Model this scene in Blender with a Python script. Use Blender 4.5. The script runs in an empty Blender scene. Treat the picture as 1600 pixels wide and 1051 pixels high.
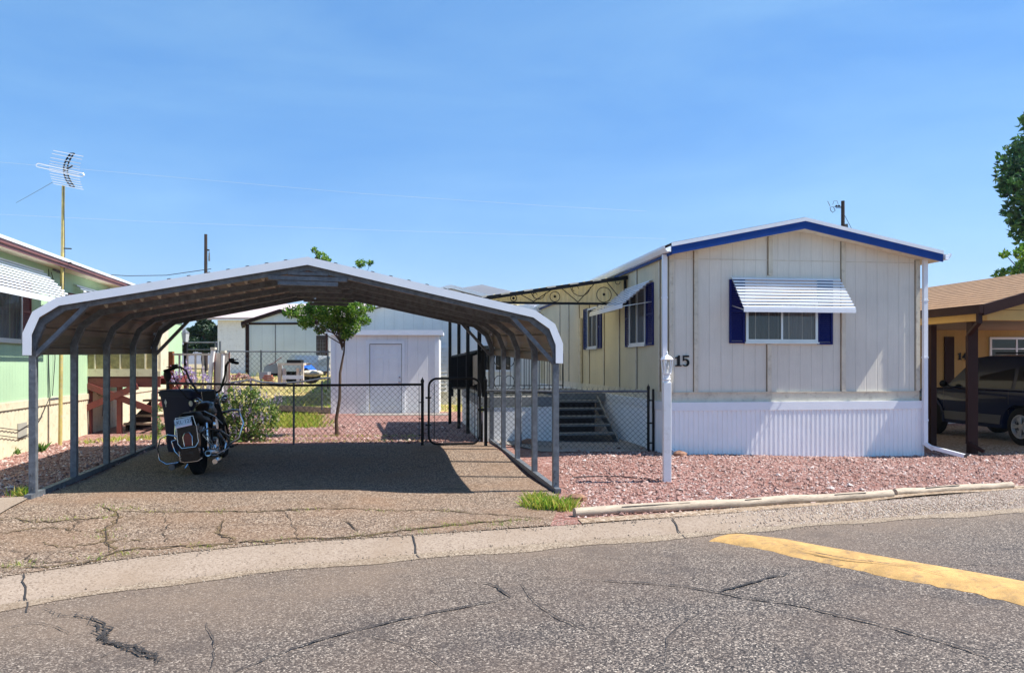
import bpy, bmesh, math, random
from mathutils import Vector, Matrix, geometry
random.seed(7)
R = math.radians
# ---------------------------------------------------------------- camera, world, sun
sc = bpy.context.scene
COL = sc.collection
CAMZ = 1.57; F = 1200.0; HY = 568.0          # eye height; focal length and horizon in photo pixels
cam_d = bpy.data.cameras.new('camera'); cam = bpy.data.objects.new('camera', cam_d); COL.objects.link(cam)
cam.location = (0, 0, CAMZ); cam.rotation_euler = (R(90), 0, 0)
cam_d.sensor_width = 36.0; cam_d.lens = 36.0*F/1600.0
cam_d.shift_y = (HY-525.5)/1600.0
cam_d.clip_start = 0.05; cam_d.clip_end = 5000
sc.camera = cam
sc.view_settings.view_transform = 'Standard'; sc.view_settings.look = 'None'
sc.view_settings.exposure = 0.85; sc.view_settings.gamma = 1.0
SUN = Vector((0.68, -0.03, 1.0)).normalized()
w = bpy.data.worlds.new('World'); sc.world = w; w.use_nodes = True
nt = w.node_tree; bg = nt.nodes['Background']
sky = nt.nodes.new('ShaderNodeTexSky'); sky.sky_type = 'NISHITA'; sky.sun_disc = False
sky.sun_elevation = math.asin(SUN.z); sky.sun_rotation = math.atan2(SUN.x, SUN.y)
sky.altitude = 1400; sky.air_density = 1.0; sky.dust_density = 0.8; sky.ozone_density = 3.0
hs = nt.nodes.new('ShaderNodeHueSaturation'); hs.inputs['Saturation'].default_value = 1.32; hs.inputs['Value'].default_value = 1.15; hs.inputs['Hue'].default_value = .496
nt.links.new(sky.outputs[0], hs.inputs['Color']); # thin high haze: an even pale blue veil with soft wisps
tcw = nt.nodes.new('ShaderNodeTexCoord'); mpw = nt.nodes.new('ShaderNodeMapping'); mpw.inputs['Scale'].default_value = (1.2, 1.2, 4.5); mpw.inputs['Rotation'].default_value = (.25, .1, 0)
nzw = nt.nodes.new('ShaderNodeTexNoise'); nzw.inputs['Scale'].default_value = 1.6; nzw.inputs['Detail'].default_value = 7; nzw.inputs['Roughness'].default_value = .55; nzw.inputs['Distortion'].default_value = .6
crw = nt.nodes.new('ShaderNodeValToRGB'); crw.color_ramp.elements[0].position = .36; crw.color_ramp.elements[0].color = (.55, 1.95, 4.9, 1); crw.color_ramp.elements[1].position = .68; crw.color_ramp.elements[1].color = (1.75, 3.4, 5.6, 1)
mxw = nt.nodes.new('ShaderNodeMix'); mxw.data_type = 'RGBA'; mxw.inputs[0].default_value = .45
nt.links.new(tcw.outputs['Generated'], mpw.inputs[0]); nt.links.new(mpw.outputs[0], nzw.inputs['Vector']); nt.links.new(nzw.outputs['Fac'], crw.inputs[0])
nt.links.new(hs.outputs[0], mxw.inputs[6]); nt.links.new(crw.outputs[0], mxw.inputs[7]); nt.links.new(mxw.outputs[2], bg.inputs['Color']); bg.inputs['Strength'].default_value = 0.10
sl = bpy.data.lights.new('sun', 'SUN'); sl.energy = 5.0; sl.angle = R(0.5); sl.color = (1.0, 0.955, 0.89)
so = bpy.data.objects.new('sun', sl); COL.objects.link(so); so.location = (20, 0, 30)
so.rotation_euler = (-SUN).to_track_quat('-Z', 'Y').to_euler()
sc.cycles.max_bounces = 8; sc.cycles.transparent_max_bounces = 24

# ---------------------------------------------------------------- helpers
def V(*a): return Vector(a)
def px(x, y, z):      # photo pixel -> world point at height z
    D = (CAMZ-z)*F/(y-HY); return Vector(((x-800)/F*D, D, z))
def pd(x, y, D):      # photo pixel -> world point at depth D
    return Vector(((x-800)/F*D, D, CAMZ-(y-HY)/F*D))
def hit(M, x, y, ax, val):   # pixel ray into local frame M, plane local[ax]=val
    Mi = M.inverted(); o = Mi @ Vector((0, 0, CAMZ)); d = Mi.to_3x3() @ Vector(((x-800)/F, 1, -(y-HY)/F))
    return o + d*((val-o[ax])/d[ax])
def interp(tab, x):
    if x <= tab[0][0]: a, b = tab[0], tab[1]
    elif x >= tab[-1][0]: a, b = tab[-2], tab[-1]
    else:
        for a, b in zip(tab, tab[1:]):
            if a[0] <= x <= b[0]: break
    return a[1]+(b[1]-a[1])*(x-a[0])/(b[0]-a[0])
def sstep(t): t = max(0, min(1, t)); return t*t*(3-2*t)

# kerb lines (edge of the concrete pan towards the lots / towards the road)
ktop = [px(x, y, -.10) for x, y in ((0, 902), (200, 873), (400, 852), (650, 836), (900, 820), (1100, 805), (1350, 785), (1600, 764))]
kbot = [px(x, y, -.17) for x, y in ((0, 949), (200, 919), (400, 894), (650, 869), (900, 848), (1100, 834), (1350, 814), (1600, 796))]
for L in (ktop, kbot):
    L.insert(0, L[0]+V(-1.2, -.75, 0)*2.2); L.insert(0, L[0]+V(-30, -14, 0))
    L.append(L[-1]+V(2.8, 1.0, 0)*2.0); L.append(L[-1]+V(60, 20, 0))
def dist_line(p, L):
    best = 1e9
    for a, b in zip(L, L[1:]):
        d = b-a; t = max(0, min(1, (p-a).dot(d)/d.dot(d))); best = min(best, (a+d*t-p).length)
    return best
CP = [(-5.59,8.97,0),(-6.37,13.69,.075),(.565,9.97,-.09),(-.387,14.7,.063),(2.65,13,.04),(7.1,13.6,-.05),(-.6,9.3,-.12),
      (2,16.5,0),(-3.5,22.6,.1),(-3.6,16,.07),(-8.1,12,.05),(9.8,17.3,-.04),(9.9,15.2,-.03),(4.8,9.6,-.07),(.65,8.15,-.08),
      (2.48,13.7,.02),(-8.5,18,.08),(6,24,.1),(-15,24,.1),(15,24,.1),(13,11,-.1),(-12,9,0),(5,11.4,-.03),(8.3,14,-.05),(-2.5,9.0,-.03),(-1,18,.05),(-30,20,.1),(30,20,.0)]
CP += [(p.x, p.y, -.10) for p in ktop[1:-1]]
def G(x, y):
    s = t = 0
    for a, b, c in CP:
        q = 1/((x-a)**2+(y-b)**2+.25)**2; s += q; t += q*c
    return t/s + 1.0*sstep((y-24.5)/6.5)
def RZ(x, y):
    return -.17 + .07*sstep(dist_line(V(x, y, -.17), kbot)/3.5)
def gp(x, y, off=0.0):      # photo pixel -> point on the lot ground
    z = 0
    y = max(y, 638)
    for _ in range(24): p = px(x, y, z); z = .5*z+.5*G(p.x, p.y)
    return Vector((p.x, p.y, z+off))
def rp(x, y, off=0.0):      # photo pixel -> point on the road
    z = -.15
    for _ in range(8): p = px(x, y, z); z = RZ(p.x, p.y)
    return Vector((p.x, p.y, z+off))

WM = {}
class MB:
    def __init__(s): s.v = []; s.f = []
    def add(s, pts, faces):
        n = len(s.v); s.v += [Vector(p) for p in pts]; s.f += [tuple(n+i for i in f) for f in faces]; return s
    def face(s, *pts): return s.add(pts, [tuple(range(len(pts)))])
    def box(s, x0, x1, y0, y1, z0, z1, M=None):
        P = [V(x, y, z) for z in (z0, z1) for y in (y0, y1) for x in (x0, x1)]
        if M is not None: P = [M @ p for p in P]
        return s.add(P, [(0,2,3,1),(4,5,7,6),(0,1,5,4),(2,6,7,3),(0,4,6,2),(1,3,7,5)])
    def cbox(s, c, sx, sy, sz, M=None):
        return s.box(c[0]-sx/2, c[0]+sx/2, c[1]-sy/2, c[1]+sy/2, c[2]-sz/2, c[2]+sz/2, M)
    def beam(s, a, b, w, h, up=(0, 0, 1)):
        a, b = Vector(a), Vector(b); d = (b-a).normalized(); u = Vector(up)
        if abs(d.dot(u)) > .98: u = V(0, 1, 0)
        x = d.cross(u).normalized(); z = x.cross(d)
        P = [q+x*sx*w/2+z*sz*h/2 for q in (a, b) for sx, sz in ((-1,-1),(1,-1),(1,1),(-1,1))]
        return s.add(P, [(3,2,1,0),(4,5,6,7),(0,1,5,4),(1,2,6,5),(2,3,7,6),(3,0,4,7)])
    def tube(s, pts, r, n=8, cap=True, closed=False):
        pts = [Vector(p) for p in pts]; m = len(pts)
        rs = r if isinstance(r, (list, tuple)) else [r]*m
        d0 = (pts[1]-pts[0]).normalized(); u = V(0, 0, 1) if abs(d0.z) < .9 else V(0, 1, 0)
        x = d0.cross(u).normalized(); rings = []
        for i, p in enumerate(pts):
            if closed: d = (pts[(i+1) % m]-pts[i-1]).normalized()
            else: d = ((pts[min(i+1, m-1)]-p).normalized()+(p-pts[max(i-1, 0)]).normalized()).normalized()
            x = (x-d*x.dot(d)).normalized(); z = d.cross(x)
            rings.append([p+(x*math.cos(2*math.pi*k/n)+z*math.sin(2*math.pi*k/n))*rs[i] for k in range(n)])
        F_ = [(i*n+k, i*n+(k+1) % n, ((i+1) % m)*n+(k+1) % n, ((i+1) % m)*n+k) for i in range(m if closed else m-1) for k in range(n)]
        if cap and not closed: F_ += [tuple(range(n-1, -1, -1)), tuple((m-1)*n+k for k in range(n))]
        return s.add([q for g in rings for q in g], F_)
    def lathe(s, c, prof, n=16, M=None):
        c = Vector(c); P = []
        for r, z in prof: P += [c+V(r*math.cos(2*math.pi*k/n), r*math.sin(2*math.pi*k/n), z) for k in range(n)]
        if M is not None: P = [M @ p for p in P]
        F_ = [(i*n+k, i*n+(k+1) % n, (i+1)*n+(k+1) % n, (i+1)*n+k) for i in range(len(prof)-1) for k in range(n)]
        if prof[0][0] > 1e-4: F_.append(tuple(range(n-1, -1, -1)))
        if prof[-1][0] > 1e-4: F_.append(tuple((len(prof)-1)*n+k for k in range(n)))
        return s.add(P, F_)
    def prism(s, poly, vec):
        poly = [Vector(p) for p in poly]; n = len(poly); vec = Vector(vec)
        return s.add(poly+[p+vec for p in poly], [tuple(range(n)), tuple(range(2*n-1, n-1, -1))]+[(i, i+n, (i+1) % n+n, (i+1) % n) for i in range(n)])
    def strip(s, A, B):      # loft between two equal-length polylines
        n = len(A); return s.add(list(A)+list(B), [(i, i+1, n+i+1, n+i) for i in range(n-1)])
    def loft(s, rings, cap=True):
        n = len(rings[0]); m = len(rings)
        F_ = [(i*n+k, i*n+(k+1) % n, (i+1)*n+(k+1) % n, (i+1)*n+k) for i in range(m-1) for k in range(n)]
        if cap: F_ += [tuple(range(n-1, -1, -1)), tuple((m-1)*n+k for k in range(n))]
        return s.add([q for g in rings for q in g], F_)
    def ball(s, c, rx, ry=None, rz=None, n=10):
        ry = ry or rx; rz = rz or rx; c = Vector(c); m = n//2+1; P = []
        for i in range(m+1):
            t = math.pi*i/m; P += [c+V(rx*math.sin(t)*math.cos(2*math.pi*k/n), ry*math.sin(t)*math.sin(2*math.pi*k/n), -rz*math.cos(t)) for k in range(n)]
        return s.add(P, [(i*n+k, i*n+(k+1) % n, (i+1)*n+(k+1) % n, (i+1)*n+k) for i in range(m) for k in range(n)])
    def xf(s, M): s.v = [M @ p for p in s.v]; return s
    def build(s, name, mat, parent=None, world=False, smooth=False, label=None, bevel=0):
        vs = s.v
        if parent is not None and world:
            Mi = WM[parent].inverted(); vs = [Mi @ p for p in vs]
        me = bpy.data.meshes.new(name); me.from_pydata([tuple(p) for p in vs], [], s.f); me.materials.append(mat)
        bm = bmesh.new(); bm.from_mesh(me)
        bmesh.ops.remove_doubles(bm, verts=bm.verts, dist=1e-6) if len(bm.verts) < 60000 else None
        bmesh.ops.recalc_face_normals(bm, faces=bm.faces) if not getattr(s, 'keepn', False) else None
        bm.to_mesh(me); bm.free()
        if smooth:
            me.polygons.foreach_set('use_smooth', [True]*len(me.polygons)); me.set_sharp_from_angle(angle=R(42))
        o = bpy.data.objects.new(name, me); COL.objects.link(o)
        if parent is not None: o.parent = parent; WM[o] = WM[parent]
        else: WM[o] = Matrix.Identity(4)
        if label: o['label'] = label
        if bevel:
            b = o.modifiers.new('bevel', 'BEVEL'); b.width = bevel; b.segments = 2; b.limit_method = 'ANGLE'
        return o
    def solo(s, name, mat, label, cat, group=None, **k):
        xs = [p.x for p in s.v]; ys = [p.y for p in s.v]; c = V((min(xs)+max(xs))/2, (min(ys)+max(ys))/2, min(p.z for p in s.v))
        s.v = [p-c for p in s.v]; o = s.build(name, mat, **k); o.location = c; WM[o] = Matrix.Translation(c)
        tag(o, label, cat, group); return o
def tag(o, label=None, cat=None, group=None, kind=None):
    if label: o['label'] = label
    if cat: o['category'] = cat
    if group: o['group'] = group
    if kind: o['kind'] = kind
def struct(mb, name, mat, **k): mb.keepn = True; o = mb.build(name, mat, **k); o['kind'] = 'structure'; return o
def thing(name, label, cat, loc=(0, 0, 0), rz=0.0, group=None):
    o = bpy.data.objects.new(name, None); COL.objects.link(o); o.location = loc; o.rotation_euler = (0, 0, rz); o.empty_display_size = .2
    tag(o, label, cat, group); WM[o] = Matrix.Translation(Vector(loc)) @ Matrix.Rotation(rz, 4, 'Z'); return o
def copy_tree(o, parent=None):
    c = o.copy(); COL.objects.link(c); c.parent = parent
    for ch in [q for q in COL.objects if q.parent == o]: copy_tree(ch, c)
    return c

# ---------------------------------------------------------------- materials
MC = {}
def newmat(name):
    m = bpy.data.materials.new(name); m.use_nodes = True; return m, m.node_tree, m.node_tree.nodes['Principled BSDF']
def rgb(c): return (c[0], c[1], c[2], 1)
def node(nt, t, **k):
    n = nt.nodes.new(t)
    for a, b in k.items(): setattr(n, a, b)
    return n
def coords(nt, scale=1.0, vec=None):
    tc = node(nt, 'ShaderNodeTexCoord'); mp = node(nt, 'ShaderNodeMapping'); nt.links.new(tc.outputs['Object'], mp.inputs[0])
    mp.inputs['Scale'].default_value = vec or (scale,)*3; return mp.outputs[0]
def ramp(nt, stops, fac, const=False):
    r = node(nt, 'ShaderNodeValToRGB'); e = r.color_ramp.elements
    if const: r.color_ramp.interpolation = 'CONSTANT'
    while len(e) < len(stops): e.new(0.5)
    for q, (p, c) in zip(e, stops): q.position = p; q.color = rgb(c) if len(c) == 3 else c
    nt.links.new(fac, r.inputs[0]); return r.outputs[0]
def noise(nt, vec, scale, detail=4, rough=.6):
    n = node(nt, 'ShaderNodeTexNoise'); n.inputs['Scale'].default_value = scale; n.inputs['Detail'].default_value = detail
    n.inputs['Roughness'].default_value = rough; nt.links.new(vec, n.inputs['Vector']); return n.outputs['Fac']
def mix(nt, fac, a, b, mode='MIX'):
    m = node(nt, 'ShaderNodeMix'); m.data_type = 'RGBA'; m.blend_type = mode
    for i, x in ((0, fac), (6, a), (7, b)):
        if hasattr(x, 'links') or hasattr(x, 'is_linked'): nt.links.new(x, m.inputs[i])
        else: m.inputs[i].default_value = x if i == 0 else rgb(x)
    return m.outputs[2]
def bump(nt, b, h, strength, dist=.01, prev=None):
    n = node(nt, 'ShaderNodeBump'); n.inputs['Strength'].default_value = strength; n.inputs['Distance'].default_value = dist
    nt.links.new(h, n.inputs['Height'])
    if prev is not None: nt.links.new(prev, n.inputs['Normal'])
    nt.links.new(n.outputs[0], b.inputs['Normal']); return n.outputs[0]
def plain(name, col, rough=.6, metal=0.0, var=.12, scale=3.0, bscale=40, bstr=.08, vec=None, dirt=None, spec=None):
    """paint, metal, wood, plastic: base colour with blotchy wear and a fine bump"""
    if name in MC: return MC[name]
    m, nt, b = newmat(name); co = coords(nt, 1.0, vec)
    n = noise(nt, co, scale, 5, .65)
    lo = tuple(max(0, c*(1-var)) for c in col); hi = tuple(min(1, c*(1+var)) for c in col)
    c = ramp(nt, [(.3, lo), (.7, hi)], n)
    if dirt:
        n2 = noise(nt, co, scale*2.7, 6, .7); f = ramp(nt, [(.52, (0,0,0)), (.75, (1,1,1))], n2)
        c = mix(nt, f, c, dirt)
    nt.links.new(c, b.inputs['Base Color']); b.inputs['Roughness'].default_value = rough; b.inputs['Metallic'].default_value = metal
    if spec is not None: b.inputs['Specular IOR Level'].default_value = spec
    if bstr: bump(nt, b, noise(nt, co, bscale, 3), bstr, .004)
    MC[name] = m; return m
def siding(name, col, axis, pitch=.2, stain=(.30, .25, .18)):
    """grooved sheet siding: wood grain and vertical grooves at a pitch (bump and painted shade)"""
    m, nt, b = newmat(name); co = coords(nt)
    sx = node(nt, 'ShaderNodeSeparateXYZ'); nt.links.new(co, sx.inputs[0])
    def mth(op, a, v=None):
        q = node(nt, 'ShaderNodeMath'); q.operation = op
        nt.links.new(a, q.inputs[0])
        if v is not None: q.inputs[1].default_value = v
        return q.outputs[0]
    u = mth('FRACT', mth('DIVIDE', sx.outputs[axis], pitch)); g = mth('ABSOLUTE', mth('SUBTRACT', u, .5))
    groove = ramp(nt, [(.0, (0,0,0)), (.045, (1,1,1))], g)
    grain = noise(nt, coords(nt, 1, (14, 14, .9)), 3.0, 6, .7)
    blot = noise(nt, co, .8, 5, .6)
    c = ramp(nt, [(.3, tuple(q*.88 for q in col)), (.7, tuple(min(1, q*1.07) for q in col))], blot)
    c = mix(nt, mth('MULTIPLY', ramp(nt, [(.42, (0,0,0)), (.8, (1,1,1))], grain), .18), c, stain)
    c = mix(nt, mth('MULTIPLY', ramp(nt, [(.0, (1,1,1)), (.025, (0,0,0))], g), .38), c, tuple(q*.35 for q in col))  # groove shade painted in as a darker tone of the siding
    nt.links.new(c, b.inputs['Base Color']); b.inputs['Roughness'].default_value = .75
    p = bump(nt, b, groove, .6, .008); bump(nt, b, grain, .35, .006, p)
    return m
def stones(name, scale, stops, dirt, big=.5, bstr=1.0, rough=.85, patch=None, jitter=1.0, dscale=1.0, dust=None):
    """ground of separate grains: a random colour for each cell, plus soil and large patches"""
    m, nt, b = newmat(name); co = coords(nt)
    vo = node(nt, 'ShaderNodeTexVoronoi'); vo.inputs['Scale'].default_value = scale; vo.inputs['Randomness'].default_value = jitter; nt.links.new(co, vo.inputs['Vector'])
    sp = node(nt, 'ShaderNodeSeparateColor'); nt.links.new(vo.outputs['Color'], sp.inputs[0])
    c = ramp(nt, stops, sp.outputs[0])
    f = ramp(nt, [(.42, (0,0,0)), (.66, (1,1,1))], noise(nt, co, big, 6, .62))
    mm = node(nt, 'ShaderNodeMath'); mm.operation = 'MULTIPLY'; nt.links.new(f, mm.inputs[0]); mm.inputs[1].default_value = dscale
    c = mix(nt, mm.outputs[0], c, mix(nt, .55, c, dirt))
    if patch:
        f2 = ramp(nt, [(patch[1], (0,0,0)), (patch[1]+.1, (1,1,1))], noise(nt, co, patch[2], 5, .7)); c = mix(nt, f2, c, mix(nt, patch[3], c, patch[0]))
    if dust:
        at = node(nt, 'ShaderNodeAttribute'); at.attribute_name = 'dust'; q = node(nt, 'ShaderNodeMath'); q.operation = 'MULTIPLY'
        nt.links.new(at.outputs['Fac'], q.inputs[0]); nt.links.new(ramp(nt, [(.25, (.25,)*3), (.7, (1,1,1))], noise(nt, co, 1.3, 6, .7)), q.inputs[1])
        c = mix(nt, q.outputs[0], c, mix(nt, .45, c, dust))
        c = mix(nt, q.outputs[0], c, mix(nt, .35, c, dust))
    nt.links.new(c, b.inputs['Base Color']); b.inputs['Roughness'].default_value = rough
    h = ramp(nt, [(.0, (1,1,1)), (.55, (.2,.2,.2)), (.8, (0,0,0))], vo.outputs['Distance'])
    bump(nt, b, h, bstr, .35/scale); return m
def leafmat(name, cols, trans=.35):
    m, nt, b = newmat(name); g = node(nt, 'ShaderNodeNewGeometry')
    st = [(i/(len(cols)-1), c) for i, c in enumerate(cols)]
    c = ramp(nt, st, g.outputs['Random Per Island'])
    nt.links.new(c, b.inputs['Base Color']); b.inputs['Roughness'].default_value = .55
    t = node(nt, 'ShaderNodeBsdfTranslucent'); nt.links.new(c, t.inputs[0])
    mx = node(nt, 'ShaderNodeMixShader'); mx.inputs[0].default_value = trans
    nt.links.new(b.outputs[0], mx.inputs[1]); nt.links.new(t.outputs[0], mx.inputs[2])
    nt.links.new(mx.outputs[0], nt.nodes['Material Output'].inputs[0]); return m
def glassmat(name, tint=(.6, .61, .63), refl=.06):
    m, nt, b = newmat(name); tr = node(nt, 'ShaderNodeBsdfTransparent'); tr.inputs[0].default_value = rgb(tint)
    gl = node(nt, 'ShaderNodeBsdfGlossy'); gl.inputs['Roughness'].default_value = .03
    mx = node(nt, 'ShaderNodeMixShader'); mx.inputs[0].default_value = refl
    nt.links.new(tr.outputs[0], mx.inputs[1]); nt.links.new(gl.outputs[0], mx.inputs[2]); nt.links.new(mx.outputs[0], nt.nodes['Material Output'].inputs[0]); return m

ASPHALT = stones('road_asphalt', 115, [(0, (.004,.003,.003)), (.28, (.024,.019,.018)), (.55, (.074,.060,.052)), (.8, (.18,.143,.115)), (.93, (.35,.285,.225)), (1, (.56,.48,.39))], (.13,.09,.065), .45, .8, .85, ((.024,.020,.022), .54, .8, .5), dust=(.22,.155,.105))
DRIVE = stones('driveway_asphalt', 85, [(0, (0.022,0.013,0.009)), (.25, (0.087,0.054,0.036)), (.55, (0.190,0.128,0.083)), (.82, (0.320,0.233,0.162)), (1, (0.524,0.418,0.323))], (0.219,0.128,0.072), .9, .9, .9, ((0.073,0.047,0.022), .60, 1.3, .6))
PINK = stones('pink_gravel', 30, [(0, (0.063,0.021,0.016)), (.25, (0.188,0.070,0.054)), (.5, (0.288,0.134,0.106)), (.75, (0.325,0.177,0.142)), (1, (0.450,0.312,0.274))], (0.207,0.091,0.058), .7, 1.0, .8)
TAN = stones('tan_gravel', 34, [(0, (0.120,0.076,0.044)), (.4, (0.270,0.185,0.118)), (.8, (0.375,0.280,0.192)), (1, (0.525,0.438,0.348))], (0.315,0.219,0.131), .8, .6, .9)
SAND = stones('gutter_sand', 90, [(0, (.10,.07,.045)), (.5, (.25,.185,.125)), (1, (.42,.34,.25))], (.20,.14,.09), 1.2, .4)
CONC = stones('kerb_concrete', 80, [(0, (0.172,0.125,0.090)), (.2, (0.257,0.194,0.143)), (1, (0.335,0.262,0.199))], (0.234,0.167,0.112), 1.4, .2, .9, ((0.156,0.114,0.075), .66, 2.2, .4))
WALK = stones('walk_concrete', 60, [(0, (.20,.18,.16)), (1, (.36,.33,.30))], (.22,.18,.14), 1.0, .2)
DIRT = stones('dry_ground', 14, [(0, (.22,.15,.08)), (.5, (.36,.27,.15)), (1, (.48,.38,.22))], (.30,.27,.10), .5, .8)
BANK = stones('dry_grass', 16, [(0, (.16,.11,.04)), (.4, (.38,.27,.09)), (.75, (.52,.39,.15)), (1, (.62,.52,.27))], (.20,.22,.05), .45, 1.0)
TAR = plain('crack_tar', (.035,.03,.028), .9, var=.3)
YEL = plain('kerb_yellow_paint', (.46,.27,.088), .85, var=.35, scale=4, bscale=45, bstr=1, dirt=(.20,.13,.075))
GALV = plain('galvanised_steel', (.125,.138,.155), .5, .1, var=.35, scale=14, bstr=.05, spec=.3)
SHEETM = plain('carport_sheet', (.21,.17,.135), .5, .1, var=.2, scale=2.2, dirt=(.30,.20,.13))
TRIMW = plain('white_trim', (.78,.80,.83), .4, var=.04, bstr=.03)
WHITE = plain('white_paint', (.80,.80,.79), .5, var=.06, dirt=(.62,.60,.56))
SKIRT = plain('white_skirting', (.86,.86,.86), .45, var=.05, scale=1.5, bstr=.03)
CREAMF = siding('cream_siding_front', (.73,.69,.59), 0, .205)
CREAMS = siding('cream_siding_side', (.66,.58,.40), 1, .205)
CREAMT = plain('cream_trim', (.64,.585,.46), .7, var=.1, dirt=(.40,.35,.27))
SEAM = plain('seam_brown', (.20,.16,.11), .9, var=.3)  # brown strip along one edge of each batten
BLUE = plain('blue_paint', (.003,.045,.23), .5, var=.12, bstr=.04, spec=.2)
NAVY = plain('navy_shutter', (.003,.009,.11), .5, var=.12, bstr=.04, spec=.2)
BLACK = plain('black_iron', (.008,.008,.009), .5, .0, var=.3, spec=.2)
BLACKP = plain('black_paint', (.006,.006,.007), .22, .0, var=.1, bstr=0, spec=.35)
CHROME = plain('chrome', (.48,.50,.54), .16, 1.0, var=.03, bstr=0)
DARKM = plain('dark_engine_metal', (.16,.16,.17), .35, .9, var=.2)
RUBBER = plain('rubber', (.010,.010,.010), .9, var=.2, spec=.15)
ALUM = plain('aluminium', (.62,.63,.64), .35, .7, var=.06)
SHINGLE = plain('dark_shingle', (.10,.095,.09), .9, var=.3, scale=8, bscale=60, bstr=.8)
SHINGT = plain('tan_shingle', (0.304,0.176,0.088), .9, var=.25, scale=6, bscale=30, bstr=.9, vec=(1, 1, 1), dirt=(0.208,0.112,0.056))
BROWN = plain('dark_brown_paint', (.032,.012,.010), .6, var=.2, spec=.15)
MAROON = plain('maroon_paint', (.17,.035,.030), .6, var=.2, dirt=(.10,.02,.02))
RUST = plain('brown_fascia', (.20,.075,.065), .5, var=.15)
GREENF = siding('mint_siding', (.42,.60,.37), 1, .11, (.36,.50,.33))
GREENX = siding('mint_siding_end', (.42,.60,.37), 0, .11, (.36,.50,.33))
CREAMSK = plain('cream_skirting', (.68,.60,.42), .7, var=.08, dirt=(.5,.40,.25))
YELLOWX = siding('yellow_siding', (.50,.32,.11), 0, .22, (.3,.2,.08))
YELLOWP = plain('yellow_paint', (.56,.34,.10), .7, var=.1)
BARK = plain('bark', (.10,.065,.045), .9, var=.4, scale=12, bscale=30, bstr=1, vec=(1, 1, .25))
WOODW = plain('weathered_wood', (.40,.31,.22), .8, var=.3, scale=5, bstr=.6, vec=(6, 6, 1), dirt=(.20,.13,.08))
LOGM = plain('weathered_log', (.47,.38,.28), .85, var=.28, scale=4, bscale=18, bstr=.8, vec=(1, 7, 7), dirt=(.20,.13,.08))
BINM = plain('navy_plastic', (.008,.014,.045), .55, var=.1, spec=.2)
GLASS = glassmat('window_glass')
DGLASS = plain('dark_glass', (.008,.010,.013), .05, var=.05, bstr=0, spec=.4)
GREYSTEP = plain('grey_step_paint', (.19,.20,.20), .6, var=.2)
LEAFL = leafmat('locust_leaf', [(.03,.10,.010), (.09,.22,.018), (.19,.36,.03), (.38,.48,.08)], .45)
LEAFD = leafmat('cottonwood_leaf', [(.010,.045,.012), (.025,.095,.02), (.055,.16,.03), (.12,.25,.06)], .3)
LEAFB = leafmat('bush_leaf', [(.035,.10,.015), (.09,.20,.03), (.19,.31,.06), (.42,.44,.12)], .35)
LEAFE = leafmat('evergreen_leaf', [(.008,.03,.012), (.02,.06,.02), (.05,.10,.03)], .15)
FLOWER = leafmat('purple_flower', [(.26,.17,.36), (.42,.32,.55), (.58,.50,.66)], .3)
GRASS = leafmat('grass_blade', [(.12,.28,.02), (.27,.42,.03), (.48,.48,.08), (.60,.46,.15)], .35)
# ---------------------------------------------------------------- ground sheets
def resample(L, step):
    out = []
    for a, b in zip(L, L[1:]):
        n = max(1, int((b-a).length/step)); out += [a+(b-a)*i/n for i in range(n)]
    return out+[L[-1]]
def inpoly(x, y, P):
    c = False; j = len(P)-1
    for i in range(len(P)):
        if (P[i][1] > y) != (P[j][1] > y) and x < (P[j][0]-P[i][0])*(y-P[i][1])/(P[j][1]-P[i][1])+P[i][0]: c = not c
        j = i
    return c
def patch(name, poly, zf, off, mat, step=.3, kind='structure', wob=0):
    B = resample([V(p[0], p[1], 0) for p in poly]+[V(poly[0][0], poly[0][1], 0)], step)[:-1]
    if wob: B = [p+V(random.uniform(-wob, wob), random.uniform(-wob, wob), 0) for p in B]
    xs = [p.x for p in B]; ys = [p.y for p in B]; pts = [p.xy for p in B]; nb = len(B)
    y = min(ys)+step/2
    while y < max(ys):
        x = min(xs)+step/2
        while x < max(xs):
            if inpoly(x, y, B): pts.append(Vector((x, y)))
            x += step
        y += step
    vs, es, fs, *_ = geometry.delaunay_2d_cdt(pts, [(i, (i+1) % nb) for i in range(nb)], [], 1, 1e-4)
    mb = MB(); mb.v = [V(p.x, p.y, zf(p.x, p.y)+off) for p in vs]; mb.f = [tuple(f) for f in fs]
    # up-facing
    if mb.f:
        a, b, c = [mb.v[i] for i in mb.f[0]]
        if (b-a).cross(c-a).z < 0: mb.f = [tuple(reversed(f)) for f in mb.f]
    o = struct(mb, name, mat, smooth=True); o['kind'] = kind; return o

ground = MB().face(V(-2500,-2500,-.6), V(2500,-2500,-.6), V(2500,2500,-.6), V(-2500,2500,-.6)); struct(ground, 'ground', DIRT)
# far land behind the lots: bank then flat out to the hills
fl = MB(); xs = [-300,-80,-40]+[x*1.0 for x in range(-26, 30, 2)]+[40, 80, 300]; ys = [23.4, 24.5, 25.5, 26.5, 27.5, 28.5, 29.5, 30.5, 31.5, 33, 40, 80]
for j, y in enumerate(ys): fl.v += [V(x, y, G(max(-30, min(30, x)), y)) for x in xs]
n = len(xs); fl.f = [(j*n+i, j*n+i+1, (j+1)*n+i+1, (j+1)*n+i) for j in range(len(ys)-1) for i in range(n-1)]
struct(fl, 'grassy_bank', BANK, smooth=True)
struct(MB().face(V(-2500,79,1.09), V(2500,79,1.09), V(2500,2500,1.09), V(-2500,2500,1.09)), 'far_plain', DIRT)
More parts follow.
